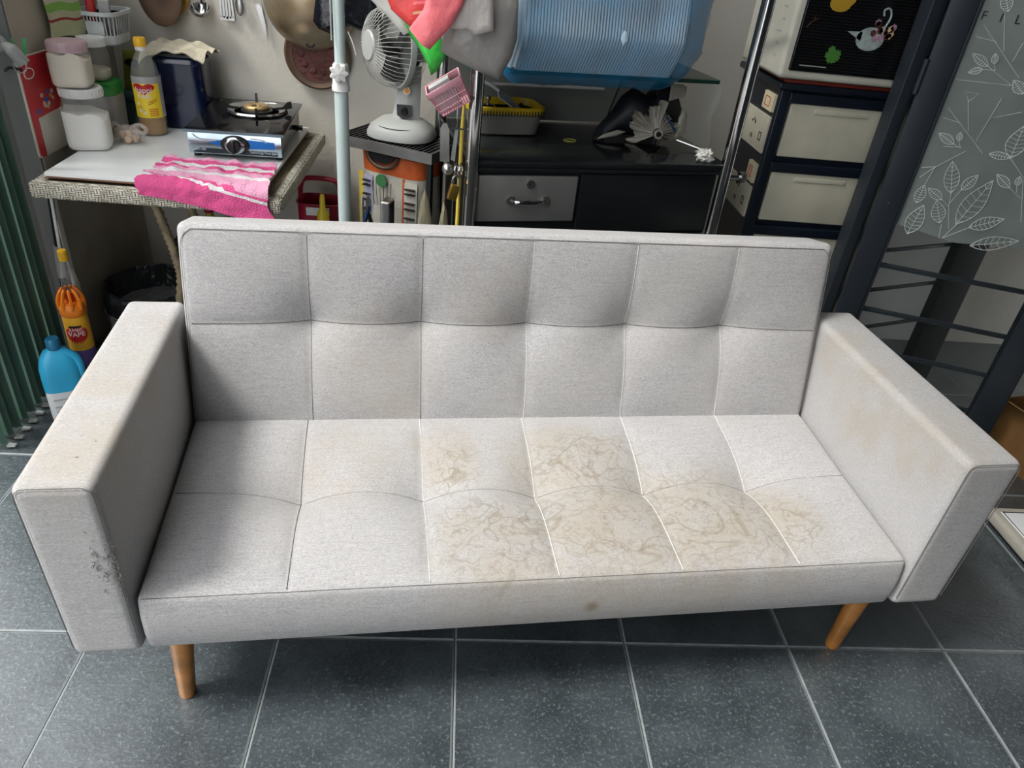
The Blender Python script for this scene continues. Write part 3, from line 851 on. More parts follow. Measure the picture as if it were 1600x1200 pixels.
MB().lathe([(0.098, 0.001), (0.100, 0.006), (0.094, 0.011), (0.086, 0.006), (0.070, 0.001), (0.05, 0.001)], 40, c=bc).build('drip_ring', 'chrome', sv)
MB().lathe([(0.050, 0.0), (0.050, 0.006), (0.040, 0.010)], 32, c=bc).build('burner_base', 'black_plastic', sv)
MB().lathe([(0.018, 0.006), (0.040, 0.008), (0.041, 0.016), (0.034, 0.021), (0.016, 0.018), (0.014, 0.010)], 32, c=bc).build('burner_cap', 'burner_brass', sv)
pr = [(0.055, 0.006), (0.098, 0.010), (0.112, 0.014), (0.110, 0.034), (0.098, 0.032), (0.082, 0.016), (0.055, 0.012)]
for k in range(4):
    a = radians(-80 + 90 * k)
    X = Vector((cos(a), sin(a), 0))
    MB().prism(pr, Vector(bc) - X.cross(Vector((0, 0, 1))) * 0.004, X, (0, 0, 1), 0.008).build('pan_support', 'black_matte', sv, smooth=False)
MB().bx(0.085, 0.115, -0.09, -0.07, 0.0851, 0.0856).build('warning_label', 'black_print', sv, smooth=False)
MB().cyl((sw - 0.01, 0.06, 0.04), (sw + 0.022, 0.06, 0.04), 0.008).build('gas_inlet', 'black_plastic', sv)

# pink striped towel hanging over the table edge
W_ = S(240, 236, 236); P1 = S(232, 84, 148); P2 = S(240, 170, 200)
stripe_material('pink_stripes', [P1, W_, P1, P2, W_, P2, P1, W_, P1, P2], 1, 1, [0.0, 0.24, 0.27, 0.30, 0.46, 0.56, 0.66, 0.74, 0.84, 0.93])
def pink(u, v):
    # v: 0 = hanging front hem, 1 = back under the stove
    L0 = 0.030 + 0.075 * u ** 1.5
    x = -0.900 + 0.335 * u + 0.015 * (1 - v) * (u - .2)
    tot = 0.185 + L0
    s_ = v * tot
    crump = 0.008 * (noise.noise(Vector((u * 9, v * 7, 1))) + 0.6 * noise.noise(Vector((u * 22, v * 14, 4)))) + 0.006
    if s_ < L0:
        y = 1.972 - crump * 0.6; z = 0.722 - (L0 - s_) * 0.98
    else:
        q = s_ - L0
        y = 1.974 + q; z = 0.726 + crump + 0.006 * (1 if q > 0.01 else 0)
        if q > 0.16: z += 0.004 * (q - 0.16) / 0.02
    if v < 0.4 and u < 0.25: x += 0.01 * sin(25 * v)
    return (x + 0.02 * v * (0.5 - u) + 0.015 * noise.noise(Vector((v * 6, u * 3, 9))), y, z)
pm_ = MB().sheet(pink, 46, 40, 0.005)
o = pm_.build('hand_towel', 'pink_stripes', None, (0, 0, 0), ang=80)
sheet_uv(o, 46, 40)
tag(o, 'pink and white striped towel draped over the front table edge', 'towel')

# ------------------------------------------------------------------ hanging on the left wall and its edge
mat('terry_green', S(196, 204, 150), 0.95, bump=0.8, bs=200)
stripe_material('green_stripes', [S(200, 204, 160), S(168, 44, 40), S(206, 204, 168), S(140, 196, 84), S(214, 210, 184)], 1, 1, [0.0, 0.20, 0.235, 0.33, 0.44])
def gt(u, v):
    return (-1.218 + 0.030 * u + 0.006 * sin(5 * u + v), 2.34 + 0.135 * u + 0.006 * sin(9 * v) - 0.012 * (1 - v) * (0.5 - u), 1.000 + 0.20 * v + 0.005 * sin(6 * u))
o = MB().sheet(gt, 12, 20, 0.010).build('kitchen_towel', 'green_stripes', None, ang=80); sheet_uv(o, 12, 20)
tag(o, 'pale green terry towel with red stripe hanging top left', 'towel')
mat('basket_white', S(206, 212, 212), 0.45)
bk = thing('wall_basket', 'white slotted plastic basket hung in the corner beside the green towel', 'basket', (-1.165, 2.56, 0.965), 0.0)
q = MB()
for sgn in (0, 1):
    pass
def bsk(z): return 0.050 + 0.012 * z / 0.09
def wallring(z0, z1, s0=1.0):
    mb = MB().sq([(bsk(z0), z0), (bsk(z1), z1), (bsk(z1) - 0.003, z1), (bsk(z0) - 0.003, z0)], 40, 5.0, 1.0, 1.35)
    return mb
q = MB(); q.sq([(0.046, 0), (0.052, 0.004), (0.054, 0.03), (0.051, 0.03), (0.049, 0.006), (0, 0.006)], 40, 5.0, 1.0, 1.35)
q.sq([(0.060, 0.082), (0.064, 0.084), (0.064, 0.094), (0.058, 0.094), (0.058, 0.082)], 40, 5.0, 1.0, 1.35)
for k in range(40):
    a = 2 * pi * (k + 0.5) / 40
    lump = (abs(cos(a)) ** 5 + abs(sin(a)) ** 5) ** (-0.2)
    p = lambda r, z: Vector((r * lump * cos(a), 1.35 * r * lump * sin(a), z))
    q.tube([p(0.0525, 0.028), p(0.058, 0.084)], 0.0022, 4)
q.build('basket_shell', 'basket_white', bk)
MB().prism([(-0.025, -0.018), (0.025, -0.018), (0.025, 0.018), (-0.025, 0.018)], (0.004, -0.0745, 0.05), (1, 0, 0), (0, 0, 1), 0.0015).build('plate', 'basket_white', bk)
o = MB().rb(-0.012, 0.012, -0.012, 0.012, 0, 0.12, 0.005).build('red_bottle', 'red_print', None, (-1.180, 2.525, 0.9725), 0.2); tag(o, 'narrow red container standing in the white wall basket', 'container')
o = MB().rb(-0.016, 0.016, -0.008, 0.008, 0, 0.115, 0.003).build('grey_packet', 'label_grey', None, (-1.145, 2.535, 0.9725), 0.1); tag(o, 'pale printed packet standing in the white wall basket', 'packet')

mat('red_board', S(190, 32, 44), 0.35, var=0.15, vs=7)
mat('cream_paper', S(206, 202, 188), 0.7)
rb_ = thing('cutting_board', 'red flat plastic board with pale edge hanging on the left wall', 'board', (-1.2265, 2.225, 0.712), radians(88))
def boardpoly(w, h, r):
    out = []
    for cx_, cz_, a in ((w - r, h - r, 0), (-w + r, h - r, 90), (-w + r, r, 180), (w - r, r, 270)):
        for k in range(5):
            t = radians(a + 22.5 * k); out.append((cx_ + r * cos(t), cz_ + r * sin(t)))
    return out
MB().prism(boardpoly(0.085, 0.265, 0.014), (0, 0.004, 0), (1, 0, 0), (0.0, 0, 1), 0.005).build('board_back', 'cream_paper', rb_)
MB().prism(boardpoly(0.081, 0.260, 0.014), (0.001, -0.001, 0.002), (1, 0, 0), (0.0, 0, 1), 0.002).build('red_face', 'red_board', rb_)
MB().tube(arc((-0.045, -0.004, 0.222), 0.024, 0, 2 * pi, 24, (1, 0, 0), (0, 0, 0.55)), 0.0012, 5).build('oval_emblem', 'white_print', rb_)
random.seed(2)
q = MB()
for k in range(14):
    q.k = k % 3
    q.prism([(0.007 * cos(a * pi / 4), 0.006 * sin(a * pi / 4)) for a in range(8)], (random.uniform(-0.045, 0.05), -0.0031, 0.118 + random.uniform(0, 0.045)), (1, 0, 0), (0, 0, 1), 0.0006)
q.build('printed_blossoms', ['cream_paper', 'stove_blue', 'onion_skin'], rb_)
MB().prism([(-0.050, 0.003), (0.078, 0.003), (0.078, 0.110), (-0.050, 0.105)], (0.0, -0.0031, 0.0), (1, 0, 0), (0.0, 0, 1), 0.0008).build('pale_panel', 'cream_paper', rb_)
mat('peg_green', S(88, 190, 128), 0.4)
pg = thing('clothes_peg', 'mint green clothes peg clipped to the top of the red board', 'peg', (-1.2235, 2.165, 0.972), radians(70))
for sgn in (-1, 1):
    MB().tube(bez([(sgn * 0.002, -0.006 * sgn, -0.012), (sgn * 0.003, -0.008 * sgn, 0.015), (sgn * 0.014, -0.009 * sgn, 0.052)], 6), [0.0035] * 6 + [0.0045] * 7, 6).build('peg_arm', 'peg_green', pg)
mat('grey_handle', S(150, 152, 148), 0.45)
dh = thing('dustpan', 'grey dustpan handle with hanging hole at the far left edge', 'dustpan', (-1.245, 2.112, 0.62), 0)
MB().tube(bez([(0.052, 0, 0.352), (0.040, -0.004, 0.372), (0.028, -0.006, 0.388), (0.012, -0.006, 0.398)], 6), [0.017] * 12 + [0.015, 0.014, 0.013, 0.012, 0.011, 0.010, 0.009], 12).build('handle', 'grey_handle', dh)
MB().tube(arc((-0.002, -0.006, 0.400), 0.019, 0, 2 * pi, 20, (1, 0, -0.25), (0.2, 0, 0.75)), 0.008, 8, True).build('hanging_loop', 'grey_handle', dh)
MB().tube(arc((0.050, -0.020, 0.350), 0.016, 0, 2 * pi, 18, (1, 0, 0), (0, 0.3, 1)), 0.0018, 5, True).build('ring', 'steel', dh)
st = thing('broom', 'black broom stick with white streak and grey ferrule beside the gate', 'broom', (-1.222, 2.118, 0.0), 0)
MB().cyl((-0.01, 0, 0.45), (0.008, 0.005, 0.665), 0.0085).build('stick', 'black_plastic', st)
MB().cyl((-0.002, -0.006, 0.45), (0.012, -0.003, 0.655), 0.0045).build('bare_metal', 'white_plastic', st)
MB().cyl((-0.018, -0.003, 0.36), (-0.009, -0.0005, 0.46), 0.013).build('ferrule', 'grey_handle', st)
MB().cyl((-0.026, -0.006, 0.22), (-0.018, -0.003, 0.36), 0.0095).build('lower_stick', 'black_plastic', st)
mb = MB().rb(-0.045, 0.01, -0.02, 0.026, 0.117, 0.225, 0.01, 2).build('brush_head', 'black_matte', st)
o = MB().tube(bez([(-1.262, 2.140, 0.945), (-1.24, 2.125, 0.957), (-1.212, 2.13, 0.952)], 5), 0.004, 6).build('black_cable', 'black_plastic'); tag(o, 'short black cable crossing the grey wall edge below the dustpan', 'cable')

# ------------------------------------------------------------------ on the floor at the left
mat('vape_orange', S(238, 132, 30), 0.4)
mat('vape_yellow', S(240, 178, 44), 0.4)
mat('vape_purple', S(104, 84, 148), 0.4)
mat('bleach_blue', S(46, 164, 206), 0.35, var=0.05)
mat('cap_blue', S(28, 104, 140), 0.4)
mat('label_white', S(216, 218, 218), 0.5)
vb = thing('spray_can', 'orange spray bottle with slotted crown cap beside the green gate', 'bottle', (-1.180, 2.02, 0.115), 0.30)
MB().lathe([(0.030, 0), (0.034, 0.003), (0.0345, 0.06)], 28).build('base_band', 'vape_purple', vb)
MB().lathe([(0.0345, 0.06), (0.0345, 0.165), (0.033, 0.175)], 28).build('can_body', 'vape_yellow', vb)
MB().lathe([(0.034, 0.172), (0.037, 0.178), (0.036, 0.200), (0.031, 0.212), (0.0, 0.214)], 28).build('collar', 'vape_orange', vb)
for k in range(9):
    a = 2 * pi * k / 9
    P = [Vector((r * cos(a), r * sin(a), z)) for r, z in ((0.034, 0.196), (0.034, 0.222), (0.027, 0.243), (0.016, 0.257))]
    MB().tube(bez(P, 4), [0.005] * 6 + [0.0042] * 5 + [0.003] * 2, 6).build('crown_rib', 'vape_orange', vb)
MB().lathe([(0.010, 0.212), (0.010, 0.235), (0.006, 0.240), (0, 0.240)], 14).build('nozzle', 'red_print', vb)
def jag(x, w, h):
    t = (x / w + 1) * 4.5
    return h * sqrt(max(0, 1 - (x / w) ** 2)) * (0.62 + 0.38 * abs((t % 1) * 2 - 1)) + 0.004
em = wrap_shape(0.0352, -0.032, 0.032, lambda x: -jag(x, 0.032, 0.034), lambda x: jag(x, 0.032, 0.020), 0.120, 48).build('burst_emblem', 'red_print', vb)
text('lettering', 'JUMBO', 0.012, 'white_print', em, (0, 0, 0.132), wrap=0.0360)
text('lettering', 'VAPE', 0.021, 'white_print', em, (0, 0, 0.117), wrap=0.0360)
q = MB().lathe([(0.0357, 0.0), (0.0357, 0.0)], 4)
cyl_label(0.0352, 0.140, 0.146, -0.5, 0.5).build('print_line', 'black_print', vb)
yb = thing('water_bottle', 'clear plastic bottle with yellow cap behind the orange spray bottle', 'bottle', (-1.150, 2.11, 0.115), 0)
MB().lathe([(0.026, 0), (0.030, 0.004), (0.031, 0.03), (0.029, 0.08), (0.031, 0.10), (0.031, 0.20), (0.027, 0.245), (0.014, 0.285), (0.0125, 0.300)], 26).build('bottle_body', 'clear_plastic', yb)
MB().lathe([(0.0155, 0.297), (0.0158, 0.300), (0.0155, 0.325), (0.013, 0.328), (0, 0.328)], 20).build('cap', 'cap_yellow', yb)
yb.location = (-1.205, 2.085, 0.115); yb.scale = (0.85, 0.85, 1.06)
bb = thing('detergent_jug', 'turquoise bleach jug with white label on the floor by the gate', 'bottle', (-1.185, 1.885, 0.0), 0.45)
MB().sq([(0.040, 0), (0.045, 0.005), (0.046, 0.02), (0.046, 0.112)], 36, 3.2, 1.15, 0.72).build('label_half', 'label_white', bb)
def jugl(a, z):
    return (abs(cos(a)) ** 3.2 + abs(sin(a)) ** 3.2) ** (-1 / 3.2)
MB().lathe([(0.0465, 0.111), (0.0468, 0.150), (0.046, 0.185), (0.040, 0.214), (0.028, 0.236), (0.018, 0.244), (0.016, 0.250)], 36, 1.15, 0.72, lump=jugl).build('jug_body', 'bleach_blue', bb)
MB().tube(bez([(0.020, -0.012, 0.236), (0.046, -0.014, 0.215), (0.054, -0.014, 0.180), (0.048, -0.010, 0.135)], 6), 0.0115, 10).build('handle', 'bleach_blue', bb)
q = MB().lathe([(0.0185, 0.244), (0.0195, 0.248), (0.0190, 0.272), (0.016, 0.277), (0, 0.277)], 20)
q.build('cap', 'cap_blue', bb)
for z in (0.03, 0.045, 0.06, 0.085):
    MB().bx(-0.035, 0.02, -0.0338, -0.0330, z, z + 0.005).build('print_line', 'label_grey', bb, smooth=False)

# trash bin lined with black and grey bags
mat('bag_black', S(26, 28, 32), 0.3, var=0.3, vs=20, bump=0.8, bs=30)
mat('bag_grey', S(120, 122, 122), 0.3, alpha=0.8, var=0.2, vs=20, bump=0.8, bs=30)
tbn = thing('trash_bin', 'round bin with crumpled black liner behind the near sofa arm', 'bin', (-1.045, 2.285, 0.0))
MB().lathe([(0.11, 0.0), (0.115, 0.004), (0.145, 0.25), (0.150, 0.26), (0.143, 0.262), (0.110, 0.012), (0, 0.012)], 32).build('bin_body', 'bag_grey', tbn)
q = MB()
q.lathe([(0.142, 0.13), (0.152, 0.19), (0.156, 0.25), (0.152, 0.275), (0.142, 0.278), (0.134, 0.25), (0.12, 0.16), (0.09, 0.10), (0.0, 0.08)], 44, lump=lambda a, z: 1 + 0.025 * sin(9 * a + 20 * z) + 0.02 * sin(23 * a))
q.build('bin_liner', 'bag_black', tbn)
q = MB().lathe([(0.150, 0.06), (0.158, 0.12), (0.160, 0.20)], 36, lump=lambda a, z: 1 + 0.02 * sin(7 * a + 30 * z))
q.build('outer_bag', 'bag_grey', tbn)
o = MB().ell((0, 0, 0), (0.05, 0.05, 0.035), 18, 12, 0.5, 3, 3).build('refuse', 'bag_grey', None, (-1.04, 2.28, 0.135)); tag(o, 'crumpled dark refuse lying in the lined bin', 'refuse')
dk = thing('dark_crate', 'dark navy crate with grey latches standing behind the bin under the table', 'crate', (-0.885, 2.575, 0), 0.0)
mat('crate_navy', S(30, 36, 52), 0.4)
MB().rb(-0.16, 0.15, -0.10, 0.12, 0.0, 0.31, 0.008).build('crate_body', 'crate_navy', dk)
MB().rb(-0.165, 0.155, -0.105, 0.125, 0.31, 0.335, 0.006).build('lid', 'black_plastic', dk)
for x in (-0.12, 0.02): MB().rb(x, x + 0.035, -0.112, -0.100, 0.25, 0.325, 0.003).build('latch', 'grey_handle', dk)
mat('red_plastic', S(150, 28, 52), 0.35)
mat('spray_yellow', S(232, 206, 48), 0.4)
rc = thing('red_cap_bottle', 'small dark bottle with red cap on the crate under the table', 'bottle', (-0.915, 2.535, 0.335))
MB().lathe([(0.020, 0), (0.024, 0.004), (0.024, 0.07), (0.014, 0.095), (0.013, 0.108)], 20).build('bottle_body', 'pack_olive', rc)
MB().lathe([(0.017, 0.106), (0.018, 0.11), (0.0175, 0.138), (0.015, 0.141), (0, 0.141)], 20).build('cap', 'red_plastic', rc)
bu = thing('bucket', 'dark red plastic caddy beyond the table by the mint pole', 'bucket', (-0.53, 2.56, 0.0), 0.0)
MB().sq([(0.055, 0), (0.062, 0.005), (0.075, 0.50), (0.080, 0.508), (0.073, 0.508), (0.055, 0.02), (0, 0.02)], 36, 5.0, 1.0, 0.8).build('bucket_body', 'red_plastic', bu)
MB().tube(bez([(-0.070, 0, 0.50), (-0.066, 0, 0.555), (-0.045, 0, 0.580), (0.045, 0, 0.580), (0.066, 0, 0.555), (0.070, 0, 0.50)], 6), 0.009, 8).build('handle', 'red_plastic', bu)
MB().rb(-0.040, 0.040, -0.0685, -0.0605, 0.47, 0.500, 0.003).build('white_panel', 'label_white', bu)
sy = thing('spray_bottle', 'small yellow squeeze bottle standing in front of the red caddy', 'bottle', (-0.505, 2.455, 0.0), 0)
MB().lathe([(0.030, 0), (0.032, 0.004), (0.032, 0.40), (0.026, 0.44), (0.022, 0.455)], 20).build('bottle_body', 'cloudy_plastic', sy)
MB().lathe([(0.022, 0.452), (0.023, 0.46), (0.018, 0.50), (0.010, 0.515), (0.009, 0.550), (0.006, 0.562), (0, 0.563)], 20).build('nozzle_cap', 'spray_yellow', sy)

# ------------------------------------------------------------------ pans and tools hung on the back wall
mat('worn_brown', S(108, 82, 62), 0.5, 0.3, var=0.3, vs=8, col2=S(74, 56, 44))
mat('yellow_pan', S(196, 152, 52), 0.5, 0.2, var=0.2)
mat('worn_steel', S(186, 176, 152), 0.35, 0.7, var=0.2, vs=6, col2=S(140, 120, 92))
mat('rust_red', S(92, 50, 44), 0.6, 0.2, var=0.3, vs=20, bump=0.5, bs=60)
WY = 2.748
def on_wall(mb, c, tilt=0.0):
    """lathe axis turned to face the room"""
    M = Matrix.Translation(c) @ Matrix.Rotation(tilt, 4, 'Z') @ Matrix.Rotation(radians(90), 4, 'X')
    return mb.xf(M)
pn = thing('frying_pan', 'brown worn pan with yellow back hanging at the top left', 'pan', (-1.035, WY, 1.112))
on_wall(MB().lathe([(0.075, 0.012), (0.105, 0.030), (0.108, 0.052), (0.102, 0.054), (0.072, 0.050), (0, 0.050)], 36, 0.66, 1.0), (0, 0, 0)).build('pan_body', 'worn_brown', pn)
on_wall(MB().lathe([(0.070, 0.002), (0.074, 0.008), (0.074, 0.012), (0, 0.012)], 36, 0.66, 1.0), (0.032, 0, 0)).build('pan_base', 'yellow_pan', pn)
MB().rb(-0.012, 0.012, -0.045, -0.030, 0.10, 0.26, 0.004).build('handle', 'black_plastic', pn)
ld = thing('ladle', 'shiny steel ladle hanging on the wall beside the brown pan', 'ladle', (-0.916, WY, 1.066))
mb = MB().lathe([(0.0, -0.024), (0.016, -0.021), (0.028, -0.011), (0.032, 0.004), (0.0305, 0.004), (0.026, -0.009), (0.014, -0.018), (0, -0.0205)], 24)
mb.xf(Matrix.Translation((0, -0.038, 0)) @ Matrix.Rotation(radians(28), 4, 'X')); mb.build('bowl', 'chrome', ld)
MB().tube(bez([(0, -0.014, 0.012), (0, -0.010, 0.08), (0, -0.008, 0.22)], 5), 0.004, 8).build('handle', 'chrome', ld)
sp = thing('spatula', 'slotted steel spatula hanging on the wall between ladle and spoon', 'spatula', (-0.840, WY, 1.035))
for k in range(5):
    x = -0.020 + 0.010 * k
    MB().prism([(x * 0.8 - 0.0028, 0.11), (x * 0.8 + 0.0028, 0.11), (x + 0.0034, 0.004 + abs(k - 2) * 0.003), (x - 0.0034, 0.004 + abs(k - 2) * 0.003)], (0, -0.006, 0), (1, 0, 0), (0, 0, 1), 0.0016).build('blade_slat', 'steel', sp)
MB().prism([(-0.022, 0.0), (0.022, 0.0), (0.025, 0.012), (-0.025, 0.012)], (0, -0.0058, 0), (1, 0, 0), (0, 0, 1), 0.0018).build('blade_tip', 'steel', sp)
MB().tube([(0, -0.007, 0.105), (0, -0.006, 0.24)], 0.0045, 8).build('handle', 'steel', sp)
sn = thing('serving_spoon', 'steel serving spoon hanging between the spatula and the scissors', 'spoon', (-0.795, WY, 1.055))
MB().ell((0, -0.012, 0.028), (0.014, 0.006, 0.030), 16, 10).build('bowl', 'steel', sn)
MB().tube([(0, -0.010, 0.055), (0, -0.006, 0.22)], 0.0035, 8).build('handle', 'steel', sn)
sc_ = thing('scissors', 'steel scissors hanging point down on the wall', 'scissors', (-0.735, WY, 1.08))
MB().prism([(-0.010, 0.012), (0.004, 0.016), (0.012, -0.05), (0.018, -0.100)], (0, -0.006, 0), (1, 0, 0), (0, 0, 1), 0.002).build('blade', 'steel', sc_)
MB().prism([(-0.004, 0.016), (0.010, 0.010), (0.019, -0.05), (0.0195, -0.096)], (0, -0.0085, 0), (1, 0, 0), (0, 0, 1), 0.002).build('blade', 'steel', sc_)
MB().cyl((0.002, -0.004, 0.006), (0.002, -0.0125, 0.006), 0.005).build('pivot', 'chrome', sc_)
for sgn in (-1, 1): MB().tube(arc((sgn * 0.020, -0.007, 0.055), 0.016, 0, 2 * pi, 18, (1, 0, 0), (sgn * 0.5, 0, 1.6)), 0.003, 6, True).build('finger_loop', 'steel', sc_)
wl = thing('wok', 'large pale steel wok hanging bottom outward on the wall', 'wok', (-0.560, WY, 1.125))
on_wall(MB().lathe([(0.150, 0.030), (0.154, 0.034), (0.152, 0.040), (0.125, 0.062), (0.085, 0.084), (0.04, 0.094), (0, 0.096)], 44), (0, 0, 0)).build('wok_body', 'worn_steel', wl)
MB().tube(arc((0, -0.075, -0.128), 0.012, 0, pi, 10, (1, 0, 0), (0, 0, -0.7)), 0.004, 6).build('loop_handle', 'black_matte', wl)
bp_ = thing('round_tray', 'reddish brown round embossed tray hanging low behind the steel wok', 'tray', (-0.548, WY, 0.955))
on_wall(MB().lathe([(0.080, 0.002), (0.108, 0.012), (0.112, 0.020), (0.106, 0.022), (0.088, 0.014), (0.0, 0.014)], 44), (0, 0, 0)).build('tray_body', 'worn_brown', bp_)
on_wall(MB().lathe([(0.086, 0.0142), (0.086, 0.016), (0, 0.016)], 36), (0, 0, 0)).build('tray_face', 'rust_red', bp_)
for r in (0.028, 0.088): MB().tube(arc((0, -0.017, 0), r, 0, 2 * pi, 32), 0.0018, 5, True).build('embossed_ring', 'worn_brown', bp_)
for k in range(10):
    a = 2 * pi * k / 10
    MB().ell((0.055 * cos(a), -0.017, 0.055 * sin(a)), (0.012, 0.002, 0.012), 10, 6).build('embossed_petal', 'rust_red', bp_)
mat('black_bag', S(18, 22, 30), 0.22, var=0.3, vs=12, bump=0.6, bs=25)
bbg = thing('black_plastic_bag', 'crumpled black plastic bag hanging over the wok top', 'bag', (-0.44, 2.58, 1.04))
MB().pillow([(-0.085, 0.02), (-0.07, 0.0), (-0.04, -0.012), (-0.02, -0.020), (0.0, 0.0), (0.03, 0.012), (0.06, 0.0), (0.10, 0.01), (0.13, 0.05), (0.10, 0.09), (0.09, 0.16), (-0.05, 0.16), (-0.075, 0.09)], (0, 0, 0.02), (1, 0.15, 0), (0, 0, 1), 0.03, 6, 0.016, 22).build('bag_body', 'black_bag', bbg)
MB().tube(bez([(0.02, -0.012, 0.02), (0.035, -0.02, -0.01), (0.045, -0.02, -0.045)], 5), 0.002, 5).build('drawstring', 'white_plastic', bbg)

# ------------------------------------------------------------------ middle: pole, fan, sack
mat('mint_paint', S(190, 206, 202), 0.35, var=0.06, vs=12)
mat('fan_grey', S(176, 178, 174), 0.45, var=0.05)
mat('fan_wire', S(196, 196, 190), 0.45)
mat('blade_smoke', S(44, 46, 48), 0.2, alpha=0.8)
mat('sack_orange', S(206, 96, 40), 0.6, var=0.18, vs=14, bump=0.4, bs=40)
mat('sack_white', S(196, 192, 178), 0.6, var=0.12, vs=14, bump=0.4, bs=40)
mat('sack_yellow', S(214, 190, 80), 0.6)
mat('sack_lilac', S(176, 172, 196), 0.6)
mat('sack_green', S(60, 120, 70), 0.6)
mat('grey_film', S(176, 168, 140), 0.3, alpha=0.6, var=0.15, vs=20, bump=0.6, bs=40)
mat('brass', S(196, 160, 76), 0.3, 0.9)
mat('tool_blue', S(24, 56, 104), 0.4)
mat('sticker_orange', S(240, 160, 40), 0.5)

po = thing('garment_pole', 'mint green telescopic pole with white clamp knob before the wall', 'pole', (-0.367, 2.05, 0))
MB().cyl((0, 0, 0.03), (0, 0, 1.00), 0.0185, n=24).build('lower_tube', 'mint_paint', po)
MB().cyl((0, 0, 0.98), (0, 0, 1.75), 0.0145, n=24).build('upper_tube', 'mint_paint', po)
MB().lathe([(0.019, 0.985), (0.0235, 0.988), (0.0235, 1.000), (0.0215, 1.004), (0.0205, 1.050), (0.016, 1.056), (0.0148, 1.056)], 28).build('clamp_collar', 'white_plastic', po)
kn = MB().lathe([(0.013, 0.0), (0.020, 0.003), (0.022, 0.010), (0.020, 0.018), (0, 0.021)], 42, lump=lambda a, z: 1 + 0.16 * cos(7 * a))
kn.xf(Matrix.Translation((-0.002, -0.019, 1.036)) @ Matrix.Rotation(radians(90), 4, 'X') @ Matrix.Rotation(0.2, 4, 'Y'))
kn.build('knob', 'white_plastic', po)
for k in range(3):
    a = 2 * pi * k / 3 + 0.5
    MB().rb(0, 0.16, -0.012, 0.012, 0.0, 0.03, 0.004).xf(Matrix.Rotation(a, 4, 'Z')).build('foot', 'mint_paint', po)
MB().tube([(-0.018, -0.012, 1.30), (-0.017, -0.0185, 1.11)], 0.0022, 6).build('drawstring_weight', 'label_grey', po)

# rack stand carrying the fan
FZ = 0.792; FR = radians(-26)
FC = Vector((-0.232, 2.395, 0))
sdn = thing('metal_stand', 'narrow black and steel grid stand under the desk fan', 'stand', FC, FR)
tw, td = 0.168, 0.112
fr_ = MB()
fr_.bx(-tw, tw, -td, -td + 0.004, FZ - 0.032, FZ)
fr_.bx(-tw, tw, td - 0.004, td, FZ - 0.032, FZ)
fr_.bx(-tw, -tw + 0.004, -td + 0.004, td - 0.004, FZ - 0.032, FZ)
fr_.bx(tw - 0.004, tw, -td + 0.004, td - 0.004, FZ - 0.032, FZ)
fr_.build('frame', 'steel', sdn, smooth=False)
MB().bx(-tw + 0.004, tw - 0.004, -td + 0.004, td - 0.004, FZ - 0.032, FZ - 0.024).build('tray_floor', 'black_matte', sdn, smooth=False)
sl0 = MB().bx(-0.0035, 0.0035, -td + 0.005, td - 0.005, FZ - 0.012, FZ - 0.003)
s_first = None
for k in range(22):
    x = -tw + 0.013 + k * (2 * tw - 0.026) / 21
    if s_first is None: s_first = sl0.build('grid_slat', 'black_plastic', sdn, (x, 0, 0), smooth=False)
    else: part_copy(s_first, sdn, (x, 0, 0))
for y in (-0.055, 0.0, 0.055):
    MB().bx(-tw + 0.005, tw - 0.005, y - 0.003, y + 0.003, FZ - 0.014, FZ - 0.010).build('cross_bar', 'black_plastic', sdn, smooth=False)
for sx_ in (-1, 1):
    for sy_ in (-1, 1):
        MB().bx(sx_ * (tw - 0.010) - 0.008, sx_ * (tw - 0.010) + 0.008, sy_ * (td - 0.010) - 0.008, sy_ * (td - 0.010) + 0.008, 0, FZ - 0.032).build('leg', 'black_plastic', sdn, smooth=False)

fan = thing('desk_fan', 'small grey desk fan with round wire cage facing left', 'fan', (FC.x - 0.002, FC.y + 0.018, FZ - 0.003))
fb = MB().sq([(0.100, 0.0), (0.108, 0.004), (0.108, 0.014), (0.098, 0.034), (0.072, 0.052), (0.045, 0.060), (0, 0.062)], 44, 2.5, 1.0, 0.92)
fb.xf(Matrix.Rotation(FR * 0.6, 4, 'Z')); fb.build('base', 'fan_grey', fan)
MB().tube(arc((0, 0, 0.040), 0.088, radians(190), radians(330), 16, (1, 0, 0), (0, 1, 0)), 0.0012, 5).build('base_groove', 'black_matte', fan)
# neck: slab leaning back
nk = MB().sheet(lambda u, v: (0.012 + (0.036 - 0.016 * v) * (2 * u - 1) + 0.014 * v, 0.000 + 0.045 * v - 0.012 * (1 - (2 * u - 1) ** 2), 0.050 + 0.155 * v), 10, 10, 0.030)
nk.build('neck', 'fan_grey', fan, ang=50)
MB().prism([(-0.022, 0.0), (0.0, -0.014), (0.022, 0.0), (0.024, 0.030), (-0.024, 0.030)], (0.008, -0.0315, 0.072), (1, 0, 0), (0, 0.28, 1), 0.002).build('dial_plate', 'black_plastic', fan)
MB().cyl((0.008, -0.030, 0.088), (0.008, -0.044, 0.084), 0.010).build('speed_dial', 'black_plastic', fan)
pt = MB()
pt.prism([(0.013 * cos(2 * pi * k / 20) * (1 if k % 2 else .72), 0.013 * sin(2 * pi * k / 20) * (1 if k % 2 else .72)) for k in range(20)], (0.014, -0.014, 0.142), (1, 0, 0), (0, 0.28, 1), 0.0014)
pt.build('flower_sticker', 'white_print', fan)
MB().prism([(0.008 * cos(2 * pi * k / 14), 0.008 * sin(2 * pi * k / 14)) for k in range(14)], (0.014, -0.0156, 0.142), (1, 0, 0), (0, 0.28, 1), 0.0014).build('flower_center', 'sticker_orange', fan)
